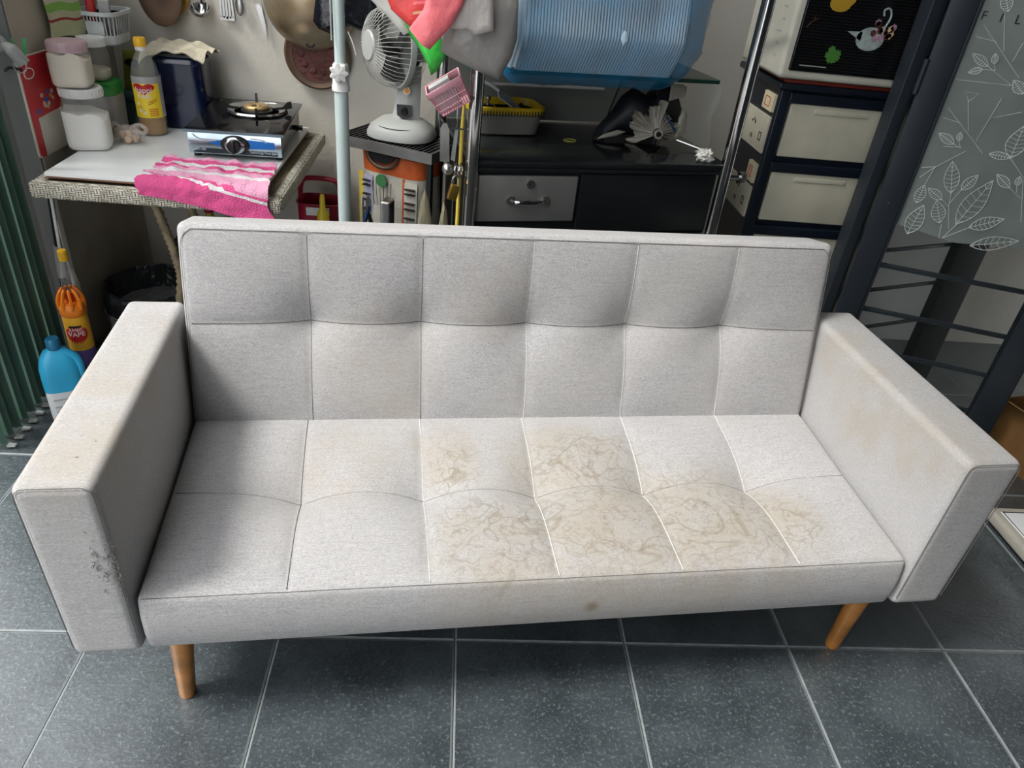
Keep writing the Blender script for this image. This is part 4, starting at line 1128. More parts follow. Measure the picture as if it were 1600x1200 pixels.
# head
FD = Vector((-0.86, -0.50, 0.04)).normalized()
FU = Vector((0, 0, 1)); FS = FD.cross(FU).normalized(); FU = FS.cross(FD)
HC = Vector((-0.016, 0.030, 0.258))
def hp(r, a, s_):
    return HC + FD * s_ + FS * (r * cos(a)) + FU * (r * sin(a))
q = MB(); NW = 48
for k in range(NW):
    a = 2 * pi * k / NW
    q.tube([hp(r, a, s_) for r, s_ in ((0.040, 0.098), (0.066, 0.094), (0.094, 0.078), (0.111, 0.048), (0.116, 0.012))], 0.0008, 4)
q.build('front_grille', 'fan_wire', fan)
q = MB()
for k in range(40):
    a = 2 * pi * k / 40
    q.tube([hp(r, a, s_) for r, s_ in ((0.116, 0.0), (0.110, -0.030), (0.085, -0.058), (0.040, -0.066))], 0.0008, 4)
q.build('rear_grille', 'fan_wire', fan)
HM = Matrix((( FS.x, FU.x, FD.x, HC.x), (FS.y, FU.y, FD.y, HC.y), (FS.z, FU.z, FD.z, HC.z), (0, 0, 0, 1)))
MB().lathe([(0.114, -0.004), (0.119, -0.004), (0.120, 0.004), (0.119, 0.014), (0.114, 0.014), (0.113, 0.006), (0.114, -0.004)], 48).xf(HM).build('cage_rim', 'fan_grey', fan)
MB().lathe([(0.043, 0.095), (0.044, 0.098), (0.040, 0.103), (0, 0.104)], 32).xf(HM).build('centre_badge', 'fan_grey', fan)
MB().lathe([(0.020, 0.0), (0.024, 0.01), (0.022, 0.045), (0, 0.05)], 20).xf(HM).build('hub', 'black_plastic', fan)
MB().lathe([(0.032, -0.115), (0.040, -0.10), (0.042, -0.03), (0.034, -0.02)], 24).xf(HM).build('motor_housing', 'fan_grey', fan)
for k in range(3):
    a0 = 2 * pi * k / 3 + 0.4
    bl = MB().sheet(lambda u, v: hp(0.020 + 0.080 * u, a0 + (v - 0.5) * (0.75 + 0.5 * u), 0.022 + 0.030 * (v - 0.5)), 8, 8, 0.002)
    bl.build('blade', 'blade_smoke', fan, ang=60)
MB().cyl((0.026, 0.045, 0.190), tuple(HC - FD * 0.07 - FU * 0.02), 0.013).build('tilt_joint', 'black_plastic', fan)

# sack under the stand
sk = thing('rice_sack', 'orange topped printed rice sack standing under the fan stand', 'sack', (FC.x, FC.y, 0), FR)
def lumps(a, z): 
    e = 3.2
    return (abs(cos(a)) ** e + abs(sin(a)) ** e) ** (-1 / e) * (1 + 0.03 * sin(5 * a + 9 * z) + 0.02 * sin(13 * z + 2 * a))
MB().lathe([(0.105, 0.0), (0.122, 0.02), (0.130, 0.15), (0.128, 0.40), (0.122, 0.55), (0.120, 0.690)], 44, 1.0, 0.68, lump=lumps).build('sack_body', 'sack_white', sk)
MB().lathe([(0.1215, 0.687), (0.123, 0.705), (0.124, 0.745), (0.112, 0.757), (0.06, 0.757), (0.05, 0.745), (0, 0.742)], 44, 1.0, 0.68, lump=lumps).build('sack_top', 'sack_orange', sk)
# handle hole and soiled rim
MB().prism([(0.045 * cos(pi + pi * k / 10), 0.030 * sin(pi + pi * k / 10)) for k in range(11)], (-0.018, -0.0885, 0.752), (1, 0, 0), (0, 0, 1), 0.004).build('handle_hole', 'black_matte', sk)
MB().tube([(-0.018 + 0.055 * cos(pi + pi * k / 12), -0.090, 0.750 + 0.040 * sin(pi + pi * k / 12)) for k in range(13)], 0.007, 6).build('hole_rim', 'worn_brown', sk)
pz = -0.0905
for (x0, x1, z0, z1, mm) in ((-0.118, -0.098, 0.40, 0.680, 'sack_yellow'), (-0.096, -0.058, 0.56, 0.675, 'sack_lilac'), (-0.060, -0.050, 0.44, 0.50, 'sack_green'), (0.058, 0.10, 0.46, 0.675, 'cream_paper'), (0.052, 0.058, 0.50, 0.685, 'sack_orange')):
    MB().sheet(lambda u, v: (x0 + (x1 - x0) * u, pz - 0.004 + 0.022 * abs(x0 + (x1 - x0) * u) / 0.11, z0 + (z1 - z0) * v), 4, 4, 0.002).build('printed_panel', mm, sk)
MB().prism([(0.020 * cos(2 * pi * k / 18), 0.020 * sin(2 * pi * k / 18)) for k in range(18)], (-0.022, pz + 0.001, 0.668), (1, 0, 0), (0, 0, 1), 0.004).build('green_emblem', 'sack_green', sk)
for z in (0.455, 0.475, 0.50, 0.54, 0.56, 0.59, 0.61, 0.64, 0.655):
    for (x0, x1) in ((-0.094, -0.066), (0.062, 0.096)):
        MB().bx(x0, x1, pz - 0.002, pz + 0.012, z, z + 0.003).build('print_line', 'black_print', sk, smooth=False)
for z in (0.475, 0.49, 0.52): MB().bx(-0.045, 0.05, pz + 0.002, pz + 0.012, z, z + 0.004).build('print_line', 'label_grey', sk, smooth=False)
for k in range(6): MB().tube(bez([(-0.055 + 0.014 * k, pz - 0.001, 0.665), (-0.050 + 0.013 * k, pz - 0.004, 0.625), (-0.046 + 0.012 * k, pz - 0.002, 0.585)], 4), 0.0011, 4).build('drip_stain', 'black_print', sk)
# grey folded bracket and pliers in front of the sack
br = thing('metal_bracket', 'grey steel bent bracket standing in front of the rice sack', 'bracket', (-0.268, 2.20, 0), -0.2)
MB().rb(-0.014, 0.014, -0.004, 0.004, 0.0, 0.640, 0.003).build('front_bar', 'steel', br)
MB().rb(-0.014, 0.014, 0.004, 0.055, 0.632, 0.640, 0.003).build('top_bar', 'steel', br)
MB().rb(-0.014, 0.014, 0.050, 0.058, 0.0, 0.633, 0.003).build('rear_bar', 'gunmetal', br)
MB().rb(-0.075, -0.068, -0.004, 0.004, 0.0, 0.650, 0.002).build('side_bar', 'chrome', br)
MB().rb(-0.070, 0.11, -0.006, -0.001, 0.52, 0.528, 0.002).build('cross_bar', 'chrome', br)
pl = thing('pliers', 'blue handled pliers hanging upright beside the mint pole', 'pliers', (-0.325, 2.245, 0.44), 0.0)
MB().tube(bez([(-0.030, 0, 0.0), (-0.024, 0, 0.08), (0.0, 0, 0.15), (0.004, 0, 0.17)], 5), 0.008, 8).build('handle', 'tool_blue', pl)
MB().tube(bez([(0.02, 0.002, 0.0), (0.016, 0.002, 0.08), (-0.002, 0.002, 0.15)], 5), 0.007, 8).build('handle', 'black_plastic', pl)
MB().prism([(-0.008, 0.15), (0.012, 0.15), (0.010, 0.19), (0.002, 0.205), (-0.006, 0.19)], (0, 0.004, 0), (1, 0, 0), (0, 0, 1), 0.010).build('jaw', 'steel', pl)
MB().tube([(0.0, 0.006, 0.0), (0.0, 0.012, -0.438)], 0.004, 6).build('prop_rod', 'black_plastic', pl)
for nm, x, w, lab in (('film_bag', -0.145, 0.030, 'yellowish clear bag hanging low beside the printed sack'), ('film_bag', -0.085, 0.024, 'smaller creased clear bag hanging under the brass padlock')):
    o = MB().pillow([(-w, -0.14), (0, -0.15), (w, -0.13), (w * 0.9, -0.05), (w * 0.3, 0.04), (0, 0.075), (-w * 0.4, 0.03), (-w * 0.8, -0.05)], (0, 0, 0), (1, 0, 0), (0, 0, 1), 0.012, 5, 0.010, 26, x * 40).build(nm, 'grey_film', None, (x, 2.185 if w > .025 else 2.10, 0.625))
    tag(o, lab, 'bag')

# ------------------------------------------------------------------ the steel rack and its load
RO = Vector((-0.012, 1.99, 0)); RA = radians(12.4)
mat('panel_grey', S(112, 115, 111), 0.5, var=0.08, vs=4)
RX = Vector((cos(RA), sin(RA), 0)); RY = Vector((-sin(RA), cos(RA), 0))
def rk(u, v, z=0.0):
    return RO + RX * u + RY * v + Vector((0, 0, z))
rack = thing('steel_rack', 'chrome post rack with dark cabinet, steel drawer and glossy worktop', 'rack', RO, RA)
RW, RD = 0.785, 0.475
for (u, v) in ((0, 0), (RW, 0), (0.0, RD), (RW, RD)):
    MB().cyl((u, v, 0.0), (u, v, 1.75), 0.0185, n=24).build('post', 'chrome', rack)
MB().rb(-0.004, RW + 0.004, -0.006, RD + 0.006, 0.832, 0.850, 0.004).build('worktop', 'gunmetal', rack)
MB().rb(-0.002, RW + 0.002, -0.004, 0.004, 0.818, 0.832, 0.003).build('front_lip', 'black_panel', rack)
MB().bx(0.022, RW - 0.022, 0.012, RD - 0.012, 0.30, 0.830).build('cabinet_body', 'black_panel', rack, smooth=False)
dr = MB().rb(0.022, 0.315, 0.000, 0.014, 0.675, 0.808, 0.004).build('drawer', 'drawer_steel', rack)
hd = MB().tube(bez([(0.120, -0.002, 0.738), (0.135, -0.022, 0.740), (0.17, -0.026, 0.740), (0.205, -0.022, 0.740), (0.220, -0.002, 0.738)], 6), 0.0055, 8).build('handle', 'chrome', dr)
for x in (0.118, 0.222): MB().cyl((x, -0.0045, 0.738), (x, 0.002, 0.738), 0.013, n=20).build('handle_plate', 'steel', dr)
MB().cyl((0.172, -0.007, 0.786), (0.172, 0.002, 0.786), 0.012, n=20).build('lock', 'chrome', dr)
MB().bx(0.1705, 0.1735, -0.0076, -0.0068, 0.782, 0.790).build('keyhole', 'black_print', dr, smooth=False)
MB().rb(0.325, RW - 0.024, 0.003, 0.014, 0.640, 0.815, 0.003).build('panel', 'black_panel', rack)
for (a, b_) in ((0.024, 0.335), (0.360, RW - 0.024)):
    d = MB().rb(a, b_, 0.000, 0.014, 0.31, 0.632, 0.004).build('door', 'gunmetal', rack)
    MB().rb(a + 0.01, b_ - 0.01, -0.006, 0.001, 0.616, 0.626, 0.002).build('pull_strip', 'steel', d)
mat('shelf_green', S(26, 62, 52), 0.25, var=0.1)
MB().rb(0.01, RW - 0.01, 0.13, RD - 0.020, 1.050, 1.062, 0.003).build('upper_shelf', 'shelf_green', rack)
MB().bx(0.02, RW - 0.02, RD - 0.004, RD + 0.002, 0.851, 1.74).build('back_panel', 'panel_grey', rack, smooth=False)
MB().bx(0.10, 0.55, RD - 0.0065, RD - 0.0042, 0.955, 0.962).build('panel_strip', 'label_grey', rack, smooth=False)
for z in (1.34,):
    MB().cyl((0, 0, z), (RW, 0, z), 0.009).build('front_rail', 'chrome', rack)
    MB().cyl((0, RD, z), (RW, RD, z), 0.009).build('rear_rail', 'chrome', rack)
    MB().cyl((0, 0, z), (0, RD, z), 0.009).build('side_rail', 'chrome', rack)
    MB().cyl((RW, 0, z), (RW, RD, z), 0.009).build('side_rail', 'chrome', rack)
MB().cyl((RW + 0.015, 0.0, 0.812), (RW + 0.055, 0.0, 0.812), 0.009, n=16).build('rail_stub', 'chrome', rack)
MB().lathe([(0.016, 0), (0.017, 0.002), (0.017, 0.016), (0.014, 0.019), (0, 0.019)], 22).xf(Matrix.Translation((RW + 0.050, 0, 0.812)) @ Matrix.Rotation(radians(90), 4, 'Y')).build('end_knob', 'steel', rack)

# blue plastic around a ridged drainer
mat('drainer_white', S(214, 226, 232), 0.35, var=0.06)
mat('blue_film', S(22, 116, 162), 0.10, alpha=0.42, var=0.25, vs=10, bump=0.6, bs=14)
mat('film_tail', S(196, 220, 234), 0.15, alpha=0.55, bump=0.5, bs=20)
dn = thing('wrapped_drainer', 'ridged plastic tub wrapped in blue translucent plastic on the rack top', 'tub', rk(0.345, 0.10, 1.062), RA)
def ridged(u, v):
    x = -0.245 + 0.49 * u
    rd = 0.0020 * sin(x * 2 * pi / 0.0085)
    e = min(1, min(u, 1 - u) / 0.06)
    if v < 0.30:
        t = v / 0.30; y = -0.035 - 0.055 * t; z = 0.012 + 0.075 * t
    else:
        t = (v - 0.30) / 0.70; y = -0.098 + 0.030 * t; z = 0.092 + 0.21 * t
    return (x, y - rd + 0.05 * (1 - e) ** 2, z)
MB().sheet(ridged, 290, 14, 0.004).build('ridged_front', 'drainer_white', dn, ang=60)
MB().rb(-0.24, 0.24, 0.00, 0.22, 0.006, 0.295, 0.02, 3).build('tub_body', 'drainer_white', dn)
MB().bx(-0.235, 0.235, -0.030, 0.0, 0.006, 0.016).build('base_rim', 'shelf_green', dn, smooth=False)
def filmf(q):
    n_ = (noise.noise(q * 14) * 0.008 + noise.noise(q * 37) * 0.004) * (1 + 1.2 * max(0, q.x) / 0.28)
    c = Vector((0, 0.07, 0.16)); d = (q - c).normalized()
    x = q.x
    if q.z < 0.09: q = Vector((q.x, q.y + (0.09 - q.z) * 0.35 * (1 if q.y < 0.05 else 0), q.z))
    if q.z < 0.0015 and q.y > 0.02: q = Vector((q.x, q.y, 0.0015))
    if q.x > 0.2: q = Vector((q.x, q.y, q.z + max(0, 0.10 - q.z) * 0.6 * ((q.x - 0.2) / 0.08) ** 2))
    q = q + d * n_
    if q.y > 0.02 and q.z < 0.0015: q.z = 0.0015
    return q
MB().rb(-0.268, 0.282, -0.118, 0.235, -0.022, 0.33, 0.050, 5, frange(-0.2, 0.2, 0.018), frange(-0.05, 0.2, 0.02), frange(0.0, 0.28, 0.02), filmf).build('blue_wrap', 'blue_film', dn, ang=70)
MB().pillow([(0.0, 0.0), (0.010, 0.012), (0.006, 0.032), (-0.002, 0.036), (-0.008, 0.018)], (0.028, -0.128, 0.098), (1, 0, 0), (0, 0.1, 1), 0.002, 3).build('film_tear', 'film_tail', dn)

# yellow dish basket
mat('basket_yellow', S(190, 160, 24), 0.45)
mat('basket_grey', S(128, 126, 120), 0.4, 0.2)
mat('spoon_white', S(176, 180, 188), 0.4)
yk = thing('dish_basket', 'grey dish basket with yellow slotted rim on the dark worktop', 'basket', rk(0.165, 0.325, 0.851), RA + 0.02)
q = MB().sq([(0.082, 0.0), (0.090, 0.004), (0.100, 0.062), (0.096, 0.062), (0.086, 0.008), (0, 0.008)], 48, 6, 1.12, 0.72)
q.build('basket_body', 'basket_grey', yk)
q = MB().sq([(0.100, 0.062), (0.1055, 0.064), (0.1065, 0.082), (0.100, 0.084), (0.096, 0.066), (0.096, 0.062)], 48, 6, 1.12, 0.72)
q.build('rim', 'basket_yellow', yk)
for k in range(24):
    x = -0.108 + 0.0094 * k
    MB().bx(x - 0.0012, x + 0.0012, -0.0785, -0.0745, 0.060, 0.074).build('rim_slot', 'black_print', yk, smooth=False)
pl_ = thing('pot_lid', 'shiny steel domed pot lid lying in the yellow rimmed basket', 'lid', rk(0.115, 0.325, 0.861), RA)
MB().lathe([(0.046, 0.0), (0.048, 0.003), (0.044, 0.030), (0.036, 0.052), (0.020, 0.066), (0, 0.069)], 30).build('dome', 'chrome', pl_)
MB().lathe([(0.004, 0.069), (0.004, 0.078), (0.009, 0.083), (0.009, 0.089), (0, 0.092)], 14).build('knob', 'steel', pl_)
ws = thing('plastic_scoop', 'pale grey plastic scoop leaning across the dish basket', 'scoop', rk(0.185, 0.29, 0.861), RA)
MB().sheet(lambda u, v: (-0.050 + 0.105 * u, -0.020 + 0.03 * v + 0.02 * sin(pi * v), 0.115 - 0.085 * u ** 1.3 + 0.012 * sin(pi * v) - 0.02 * (1 - v)), 12, 10, 0.003).build('scoop_blade', 'spoon_white', ws, ang=60)
MB().tube(bez([(-0.045, 0, 0.112), (-0.075, 0.02, 0.128), (-0.11, 0.04, 0.135)], 5), 0.006, 8).build('handle', 'spoon_white', ws)
for k, (u, v, hh) in enumerate(((0.222, 0.33, 0.072), (0.243, 0.31, 0.065))):
    o = MB().ell((0, 0, hh * 0.5), (0.016, 0.014, hh * 0.5), 14, 10, 0.2, 4, k).build('kitchen_sponge', 'black_matte', None, rk(u, v, 0.8605))
    tag(o, ('dark scouring pad in the right end of the dish basket', 'small dark scrubber beside the scouring pad in the basket')[k], 'sponge')
mat('band_yellow', S(176, 176, 84), 0.5)
o = MB().tube(arc((0, 0, 0.0015), 0.019, 0, 2 * pi, 28, (1, 0, 0), (0, 0.8, 0)), 0.0016, 6, True).build('rubber_band', 'band_yellow', None, rk(0.357, 0.222, 0.8505)); tag(o, 'single yellow rubber band lying on the dark worktop', 'rubber band')

# folded umbrella, black outside and silver inside
mat('umbrella_black', S(20, 22, 30), 0.5, var=0.25, vs=14)
mat('umbrella_silver', S(170, 166, 154), 0.45, 0.1, var=0.12, vs=20)
um = thing('folded_umbrella', 'crumpled black umbrella with silver lining lying on the worktop', 'umbrella', rk(0.615, 0.245, 0.851), RA)
random.seed(11)
MB().pillow([(-0.17, -0.022), (-0.12, -0.012), (-0.05, -0.015), (0.05, -0.012), (0.09, -0.010), (0.125, 0.02), (0.13, 0.07), (0.10, 0.13), (0.075, 0.160), (0.045, 0.150), (0.03, 0.115), (0.0, 0.105), (-0.045, 0.128), (-0.085, 0.10), (-0.11, 0.055), (-0.16, 0.004)], (0, 0.02, 0.026), (1, 0, 0), (0, 0.15, 1), 0.050, 7, 0.014, 24).build('canopy_bundle', 'umbrella_black', um)
def rosette(u, v):
    a = radians(-40) + radians(260) * u
    rr = 0.013 + 0.056 * v * (1 + 0.22 * sin(5 * a + 1) + 0.12 * sin(11 * a))
    f = 0.013 * v * sin(26 * a + 2.2 * sin(3 * a) + 2 * v) - 0.020 * v
    return (0.012 + rr * cos(a) * 1.1 + 0.004 * sin(26 * a) * v, -0.062 - f * 0.9 + 0.02 * v, max(0.003, 0.040 + rr * sin(a) * 1.05))
q = MB().sheet(rosette, 150, 8, 0.0015)
q.build('silver_folds', 'umbrella_silver', um, ang=50)
MB().lathe([(0.008, 0), (0.014, 0.0), (0.015, 0.010), (0.011, 0.012), (0.008, 0.010)], 20).xf(Matrix.Translation((0.012, -0.066, 0.038)) @ Matrix.Rotation(radians(80), 4, 'X')).build('tip_cap', 'umbrella_silver', um)
MB().cyl((0.012, -0.070, 0.0385), (0.012, -0.0785, 0.038), 0.0085).build('tip_hole', 'black_matte', um)
MB().pillow([(0, 0), (0.06, 0.028), (0.062, 0.055), (0.045, 0.06), (0.005, 0.05)], (0.055, -0.012, 0.125), (1, 0, -0.2), (0, 0.2, 1), 0.006, 4, 0.005, 30).build('silver_flap', 'umbrella_silver', um)
MB().pillow([(0, 0), (0.03, 0.01), (0.036, 0.07), (0.02, 0.09), (0.004, 0.06)], (0.095, -0.03, 0.018), (1, 0, 0), (0, 0.2, 1), 0.006, 4, 0.005, 30).build('silver_flap', 'umbrella_silver', um)
MB().pillow([(-0.17, -0.004), (-0.10, 0.008), (-0.07, 0.020), (-0.10, 0.026), (-0.15, 0.012)], (0, -0.022, 0.010), (1, 0, 0), (0, 0.3, 1), 0.005, 4, 0.003, 30).build('silver_flap', 'umbrella_silver', um)
MB().tube([(0.045, -0.045, 0.085), (0.075, -0.060, 0.045)], 0.0032, 6).build('strap', 'tool_blue', um)
MB().tube([(0.085, -0.062, 0.020), (0.150, -0.120, 0.0065)], 0.0045, 8).build('shaft', 'steel', um)
for (a, b_) in (((-0.085, 0.14, 0.004), (-0.010, 0.185, 0.21)), ((0.095, 0.16, 0.10), (0.10, 0.18, 0.21))):
    o = MB().tube([rk(0.615, 0.245, 0.851) + RX * a[0] + RY * a[1] + Vector((0, 0, a[2])), rk(0.615, 0.245, 0.851) + RX * b_[0] + RY * b_[1] + Vector((0, 0, b_[2] - 0.012))], 0.0028, 6).build('black_wire', 'black_plastic')
    tag(o, 'thin black wire slanting down behind the umbrella to the worktop' if a[0] < 0 else 'short upright black wire beside the rear rack post', 'wire')
mat('tissue_white', S(232, 230, 224), 0.9)
o = MB().ell((0, 0, 0.016), (0.028, 0.020, 0.016), 22, 14, 0.7, 6, 5).build('tissue', 'tissue_white', None, rk(0.718, 0.028, 0.853), 0.3); tag(o, 'crumpled white tissue on the front right worktop corner', 'tissue')
# clear sheet at the rack's right end
mat('clear_sheet', S(190, 200, 200), 0.1, alpha=0.12, bump=0.8, bs=12)
o = MB().sheet(lambda u, v: tuple(rk(RW - 0.024 + 0.008 * sin(9 * v + 4 * u), 0.10 + 0.33 * u, 0.855 + 0.19 * v)), 16, 14, 0.0012).build('clear_plastic_sheet', 'clear_sheet', ang=70); tag(o, 'crinkled clear plastic sheet hanging at the right end of the rack', 'plastic sheet')

# things hung from the rack's left post
mat('film_red', S(216, 62, 62), 0.3, alpha=0.88, var=0.2, vs=10, bump=0.5, bs=25)
mat('film_pink', S(236, 120, 128), 0.3, alpha=0.88, var=0.12, vs=12, bump=0.5, bs=25)
mat('film_green', S(60, 190, 70), 0.25, alpha=0.82, var=0.3, vs=14, bump=0.6, bs=25)
mat('film_white', S(200, 194, 190), 0.25, alpha=0.80, var=0.12, vs=9, bump=0.6, bs=25)
mat('film_grey', S(150, 146, 142), 0.25, alpha=0.86, var=0.15, vs=9, bump=0.6, bs=20)
def bag(name, mm, pts, y, th, lab, seed, parts=()):
    cx_ = sum(p[0] for p in pts) / len(pts); cz_ = sum(p[1] for p in pts) / len(pts)
    t = thing(name, lab, 'bag', (cx_, y, cz_))
    MB().pillow([(a - cx_, b_ - cz_) for a, b_ in pts], (0, 0, 0), (1, 0, 0), (0, 0.12, 1), th, 6, 0.007, 16, seed).build('bag_body', mm, t, ang=60)
    return t, cx_, cz_
t, cx_, cz_ = bag('shopping_bag', 'film_white', [(-0.112, 1.287), (0.069, 1.303), (0.076, 1.167), (0.068, 1.124), (0.037, 1.069), (-0.017, 1.087), (-0.089, 1.113), (-0.108, 1.123), (-0.100, 1.194)], 1.935, 0.026, 'large grey translucent plastic bag hanging on the left rack post', 1)
t.children[0].data.materials[0] = MATS['film_grey']
bag('shopping_bag', 'film_white', [(-0.096, 1.303), (0.012, 1.313), (0.012, 1.249), (0.014, 1.184), (-0.027, 1.171), (-0.049, 1.183), (-0.083, 1.180), (-0.091, 1.239)], 1.893, 0.012, 'white folded plastic bag in front of the grey bag', 2)
bag('shopping_bag', 'film_green', [(-0.253, 1.226), (-0.109, 1.138), (-0.096, 1.097), (-0.117, 1.061), (-0.132, 1.048), (-0.142, 1.075), (-0.165, 1.111), (-0.190, 1.138)], 2.035, 0.012, 'bright green plastic bag hanging in a point beside the fan', 3)
bag('shopping_bag', 'cloudy_plastic', [(-0.246, 1.272), (-0.292, 1.229), (-0.247, 1.192), (-0.197, 1.147), (-0.185, 1.155), (-0.216, 1.208)], 1.965, 0.006, 'pale clear plastic bag edge behind the red printed bag', 6)
t, cx_, cz_ = bag('shopping_bag', 'film_red', [(-0.260, 1.289), (-0.096, 1.303), (-0.108, 1.232), (-0.143, 1.182), (-0.162, 1.173), (-0.180, 1.178), (-0.222, 1.208)], 1.890, 0.010, 'red printed plastic bag at the top above the fan', 4)
for k in range(4): MB().sheet(lambda u, v: (-0.005 + 0.05 * u, -0.013 - 0.0015 * k, 0.02 - 0.02 * k + 0.010 * u + 0.006 * v), 3, 1, 0.001).build('print_line', ('rust_red', 'film_pink', 'onion_skin', 'film_pink')[k], t)
t, cx_, cz_ = bag('shopping_bag', 'film_pink', [(-0.124, 1.302), (-0.053, 1.309), (-0.055, 1.239), (-0.083, 1.190), (-0.130, 1.135), (-0.148, 1.143), (-0.178, 1.175), (-0.150, 1.217)], 1.866, 0.010, 'pink flat plastic bag with faint lettering beside the red bag', 5)

mat('basket_pink', S(208, 150, 162), 0.4)
pb = thing('hanging_basket', 'small pink slotted basket hanging tilted on the rack post', 'basket', (-0.080, 1.965, 1.018), 0.0)
Mt = Matrix.Rotation(radians(-33), 4, 'Y') @ Matrix.Rotation(radians(12), 4, 'X')
q = MB()
q.rb(-0.052, 0.052, -0.032, -0.028, 0.026, 0.042, 0.001, 1); q.rb(-0.052, 0.052, 0.028, 0.032, 0.026, 0.042, 0.001, 1)
q.rb(-0.052, -0.048, -0.032, 0.032, 0.026, 0.042, 0.001, 1); q.rb(0.048, 0.052, -0.032, 0.032, 0.026, 0.042, 0.001, 1)
q.bx(-0.042, 0.042, -0.024, 0.024, -0.034, -0.031)
for k in range(13):
    x = -0.048 + 0.008 * k
    for sy_ in (-1, 1): q.tube([(x * 0.86, sy_ * 0.024, -0.033), (x, sy_ * 0.030, 0.028)], 0.0016, 4)
for z in (-0.018, 0.002):
    f_ = 0.86 + 0.14 * (z + 0.033) / 0.06
    for sy_ in (-1, 1): q.tube([(-0.049 * f_, sy_ * (0.024 + 0.006 * (z + .033) / .06), z), (0.049 * f_, sy_ * (0.024 + 0.006 * (z + .033) / .06), z)], 0.0014, 4)
for k in range(7):
    y = -0.027 + 0.009 * k
    for sx_ in (-1, 1): q.tube([(sx_ * 0.042, y * 0.86, -0.033), (sx_ * 0.050, y, 0.028)], 0.0016, 4)
q.xf(Mt).build('basket_shell', 'basket_pink', pb)
MB().bx(-0.04, 0.02, -0.015, 0.010, -0.028, 0.046).xf(Mt).build('paper_slips', 'label_grey', pb, smooth=False)
pb.scale = (0.95, 0.9, 0.95)

hg = thing('grater', 'grey steel grater hanging beside the left rack post', 'grater', (-0.086, 1.998, 0.84), 0.0)
MB().prism([(-0.014, 0.0), (0.012, 0.0), (0.008, 0.085), (0.0, 0.100), (-0.010, 0.098), (-0.016, 0.085)], (0, 0, 0), (1, 0, 0), (0, 0, 1), 0.008).build('grater_body', 'steel', hg)
MB().prism([(0.014, 0.005), (0.026, 0.0), (0.032, 0.085), (0.024, 0.09)], (0, 0.004, 0), (1, 0, 0), (0, 0, 1), 0.004).build('handle', 'grey_handle', hg)
MB().tube([(0.0, -0.004, 0.090), (0.052, -0.004, 0.088)], 0.0025, 6).build('hook', 'chrome', hg)
sh_ = thing('strainer_ball', 'round steel tea ball hanging from the post by a ring', 'strainer', (-0.066, 1.985, 0.822))
MB().ell((-0.012, 0, 0), (0.016, 0.016, 0.016), 20, 14).build('ball', 'steel', sh_)
for x in (0.012, 0.024): MB().tube(arc((x, 0, 0.0), 0.016, 0, 2 * pi, 18, (0.3, 1, 0), (0, 0, 1.1)), 0.0022, 6, True).build('ring', 'chrome', sh_)
pd = thing('padlock', 'brass padlock hanging from the rings on the left rack post', 'padlock', (-0.064, 1.965, 0.745), 0.3)
MB().rb(-0.013, 0.013, -0.007, 0.007, 0.0, 0.042, 0.002).xf(Matrix.Rotation(0.25, 4, 'Y')).build('lock_body', 'brass', pd)
MB().tube(bez([(0.000, 0, 0.040), (0.002, 0, 0.060), (0.012, 0, 0.066), (0.020, 0, 0.058), (0.018, 0, 0.038)], 5), 0.0025, 6).build('shackle', 'steel', pd)
for x, c_, ll, lab in ((-0.044, 'sack_yellow', 0.34, 'long yellow handled tool hanging flat against the rack post'), (-0.060, 'chrome', 0.30, 'thin steel skewer hanging behind the padlock')):
    o = MB().tube([(0, 0, -ll), (0, 0, 0.02), (0.002, 0, 0.11)], [0.0055, 0.0055, 0.003] if c_ != 'chrome' else [0.002, 0.0025, 0.0025], 8).build('hanging_tool', c_, None, (x, 2.022, 0.90)); tag(o, lab, 'tool')

# ------------------------------------------------------------------ drawer tower and appliance on the right
mat('tower_navy', S(18, 26, 38), 0.35, var=0.15)
mat('drawer_cream', S(196, 192, 172), 0.5, var=0.10, vs=7)
mat('sticker_cream', S(206, 198, 166), 0.6)
mat('enamel_white', S(206, 204, 190), 0.4, var=0.06)
mat('appliance_black', S(10, 11, 13), 0.22)
mat('tray_red', S(110, 38, 26), 0.4)
mat('leaf_green', S(70, 130, 50), 0.6)
mat('flower_mauve', S(170, 130, 150), 0.6, var=0.3, vs=60)
mat('swan_grey', S(160, 172, 170), 0.6, var=0.2, vs=40)
mat('pear_yellow', S(190, 150, 40), 0.6)
tw_ = thing('drawer_tower', 'navy plastic drawer tower with cream drawers beside the rack', 'drawer unit', (0.895, 2.25, 0))
MB().bx(0.008, 0.392, 0.012, 0.36, 0.0, 1.06).build('carcass', 'tower_navy', tw_, smooth=False)
MB().rb(-0.012, 0.42, -0.008, 0.375, 1.058, 1.078, 0.006).build('top', 'tower_navy', tw_)
for z in (1.025 + 0.006, 0.84 - 0.022 + 0.0, 0.655 - 0.035, 0.435, 0.235, 0.02):
    pass
zt = [1.026, 0.820, 0.614, 0.408, 0.202]
for z in zt:
    d = MB().rb(0.043, 0.372, 0.000, 0.020, z - 0.162, z, 0.004).build('drawer', 'drawer_cream', tw_)
    MB().rb(0.030, 0.385, -0.006, 0.014, z - 0.004, z + 0.026, 0.004).build('drawer_rail', 'tower_navy', tw_)
    MB().rb(0.12, 0.29, -0.003, 0.001, z - 0.030, z - 0.016, 0.002).build('grip', 'drawer_cream', d)
for x in (0.008, 0.386):
    MB().rb(x - 0.008, x + 0.026, -0.004, 0.020, 0.0, 1.058, 0.005).build('corner_post', 'tower_navy', tw_)
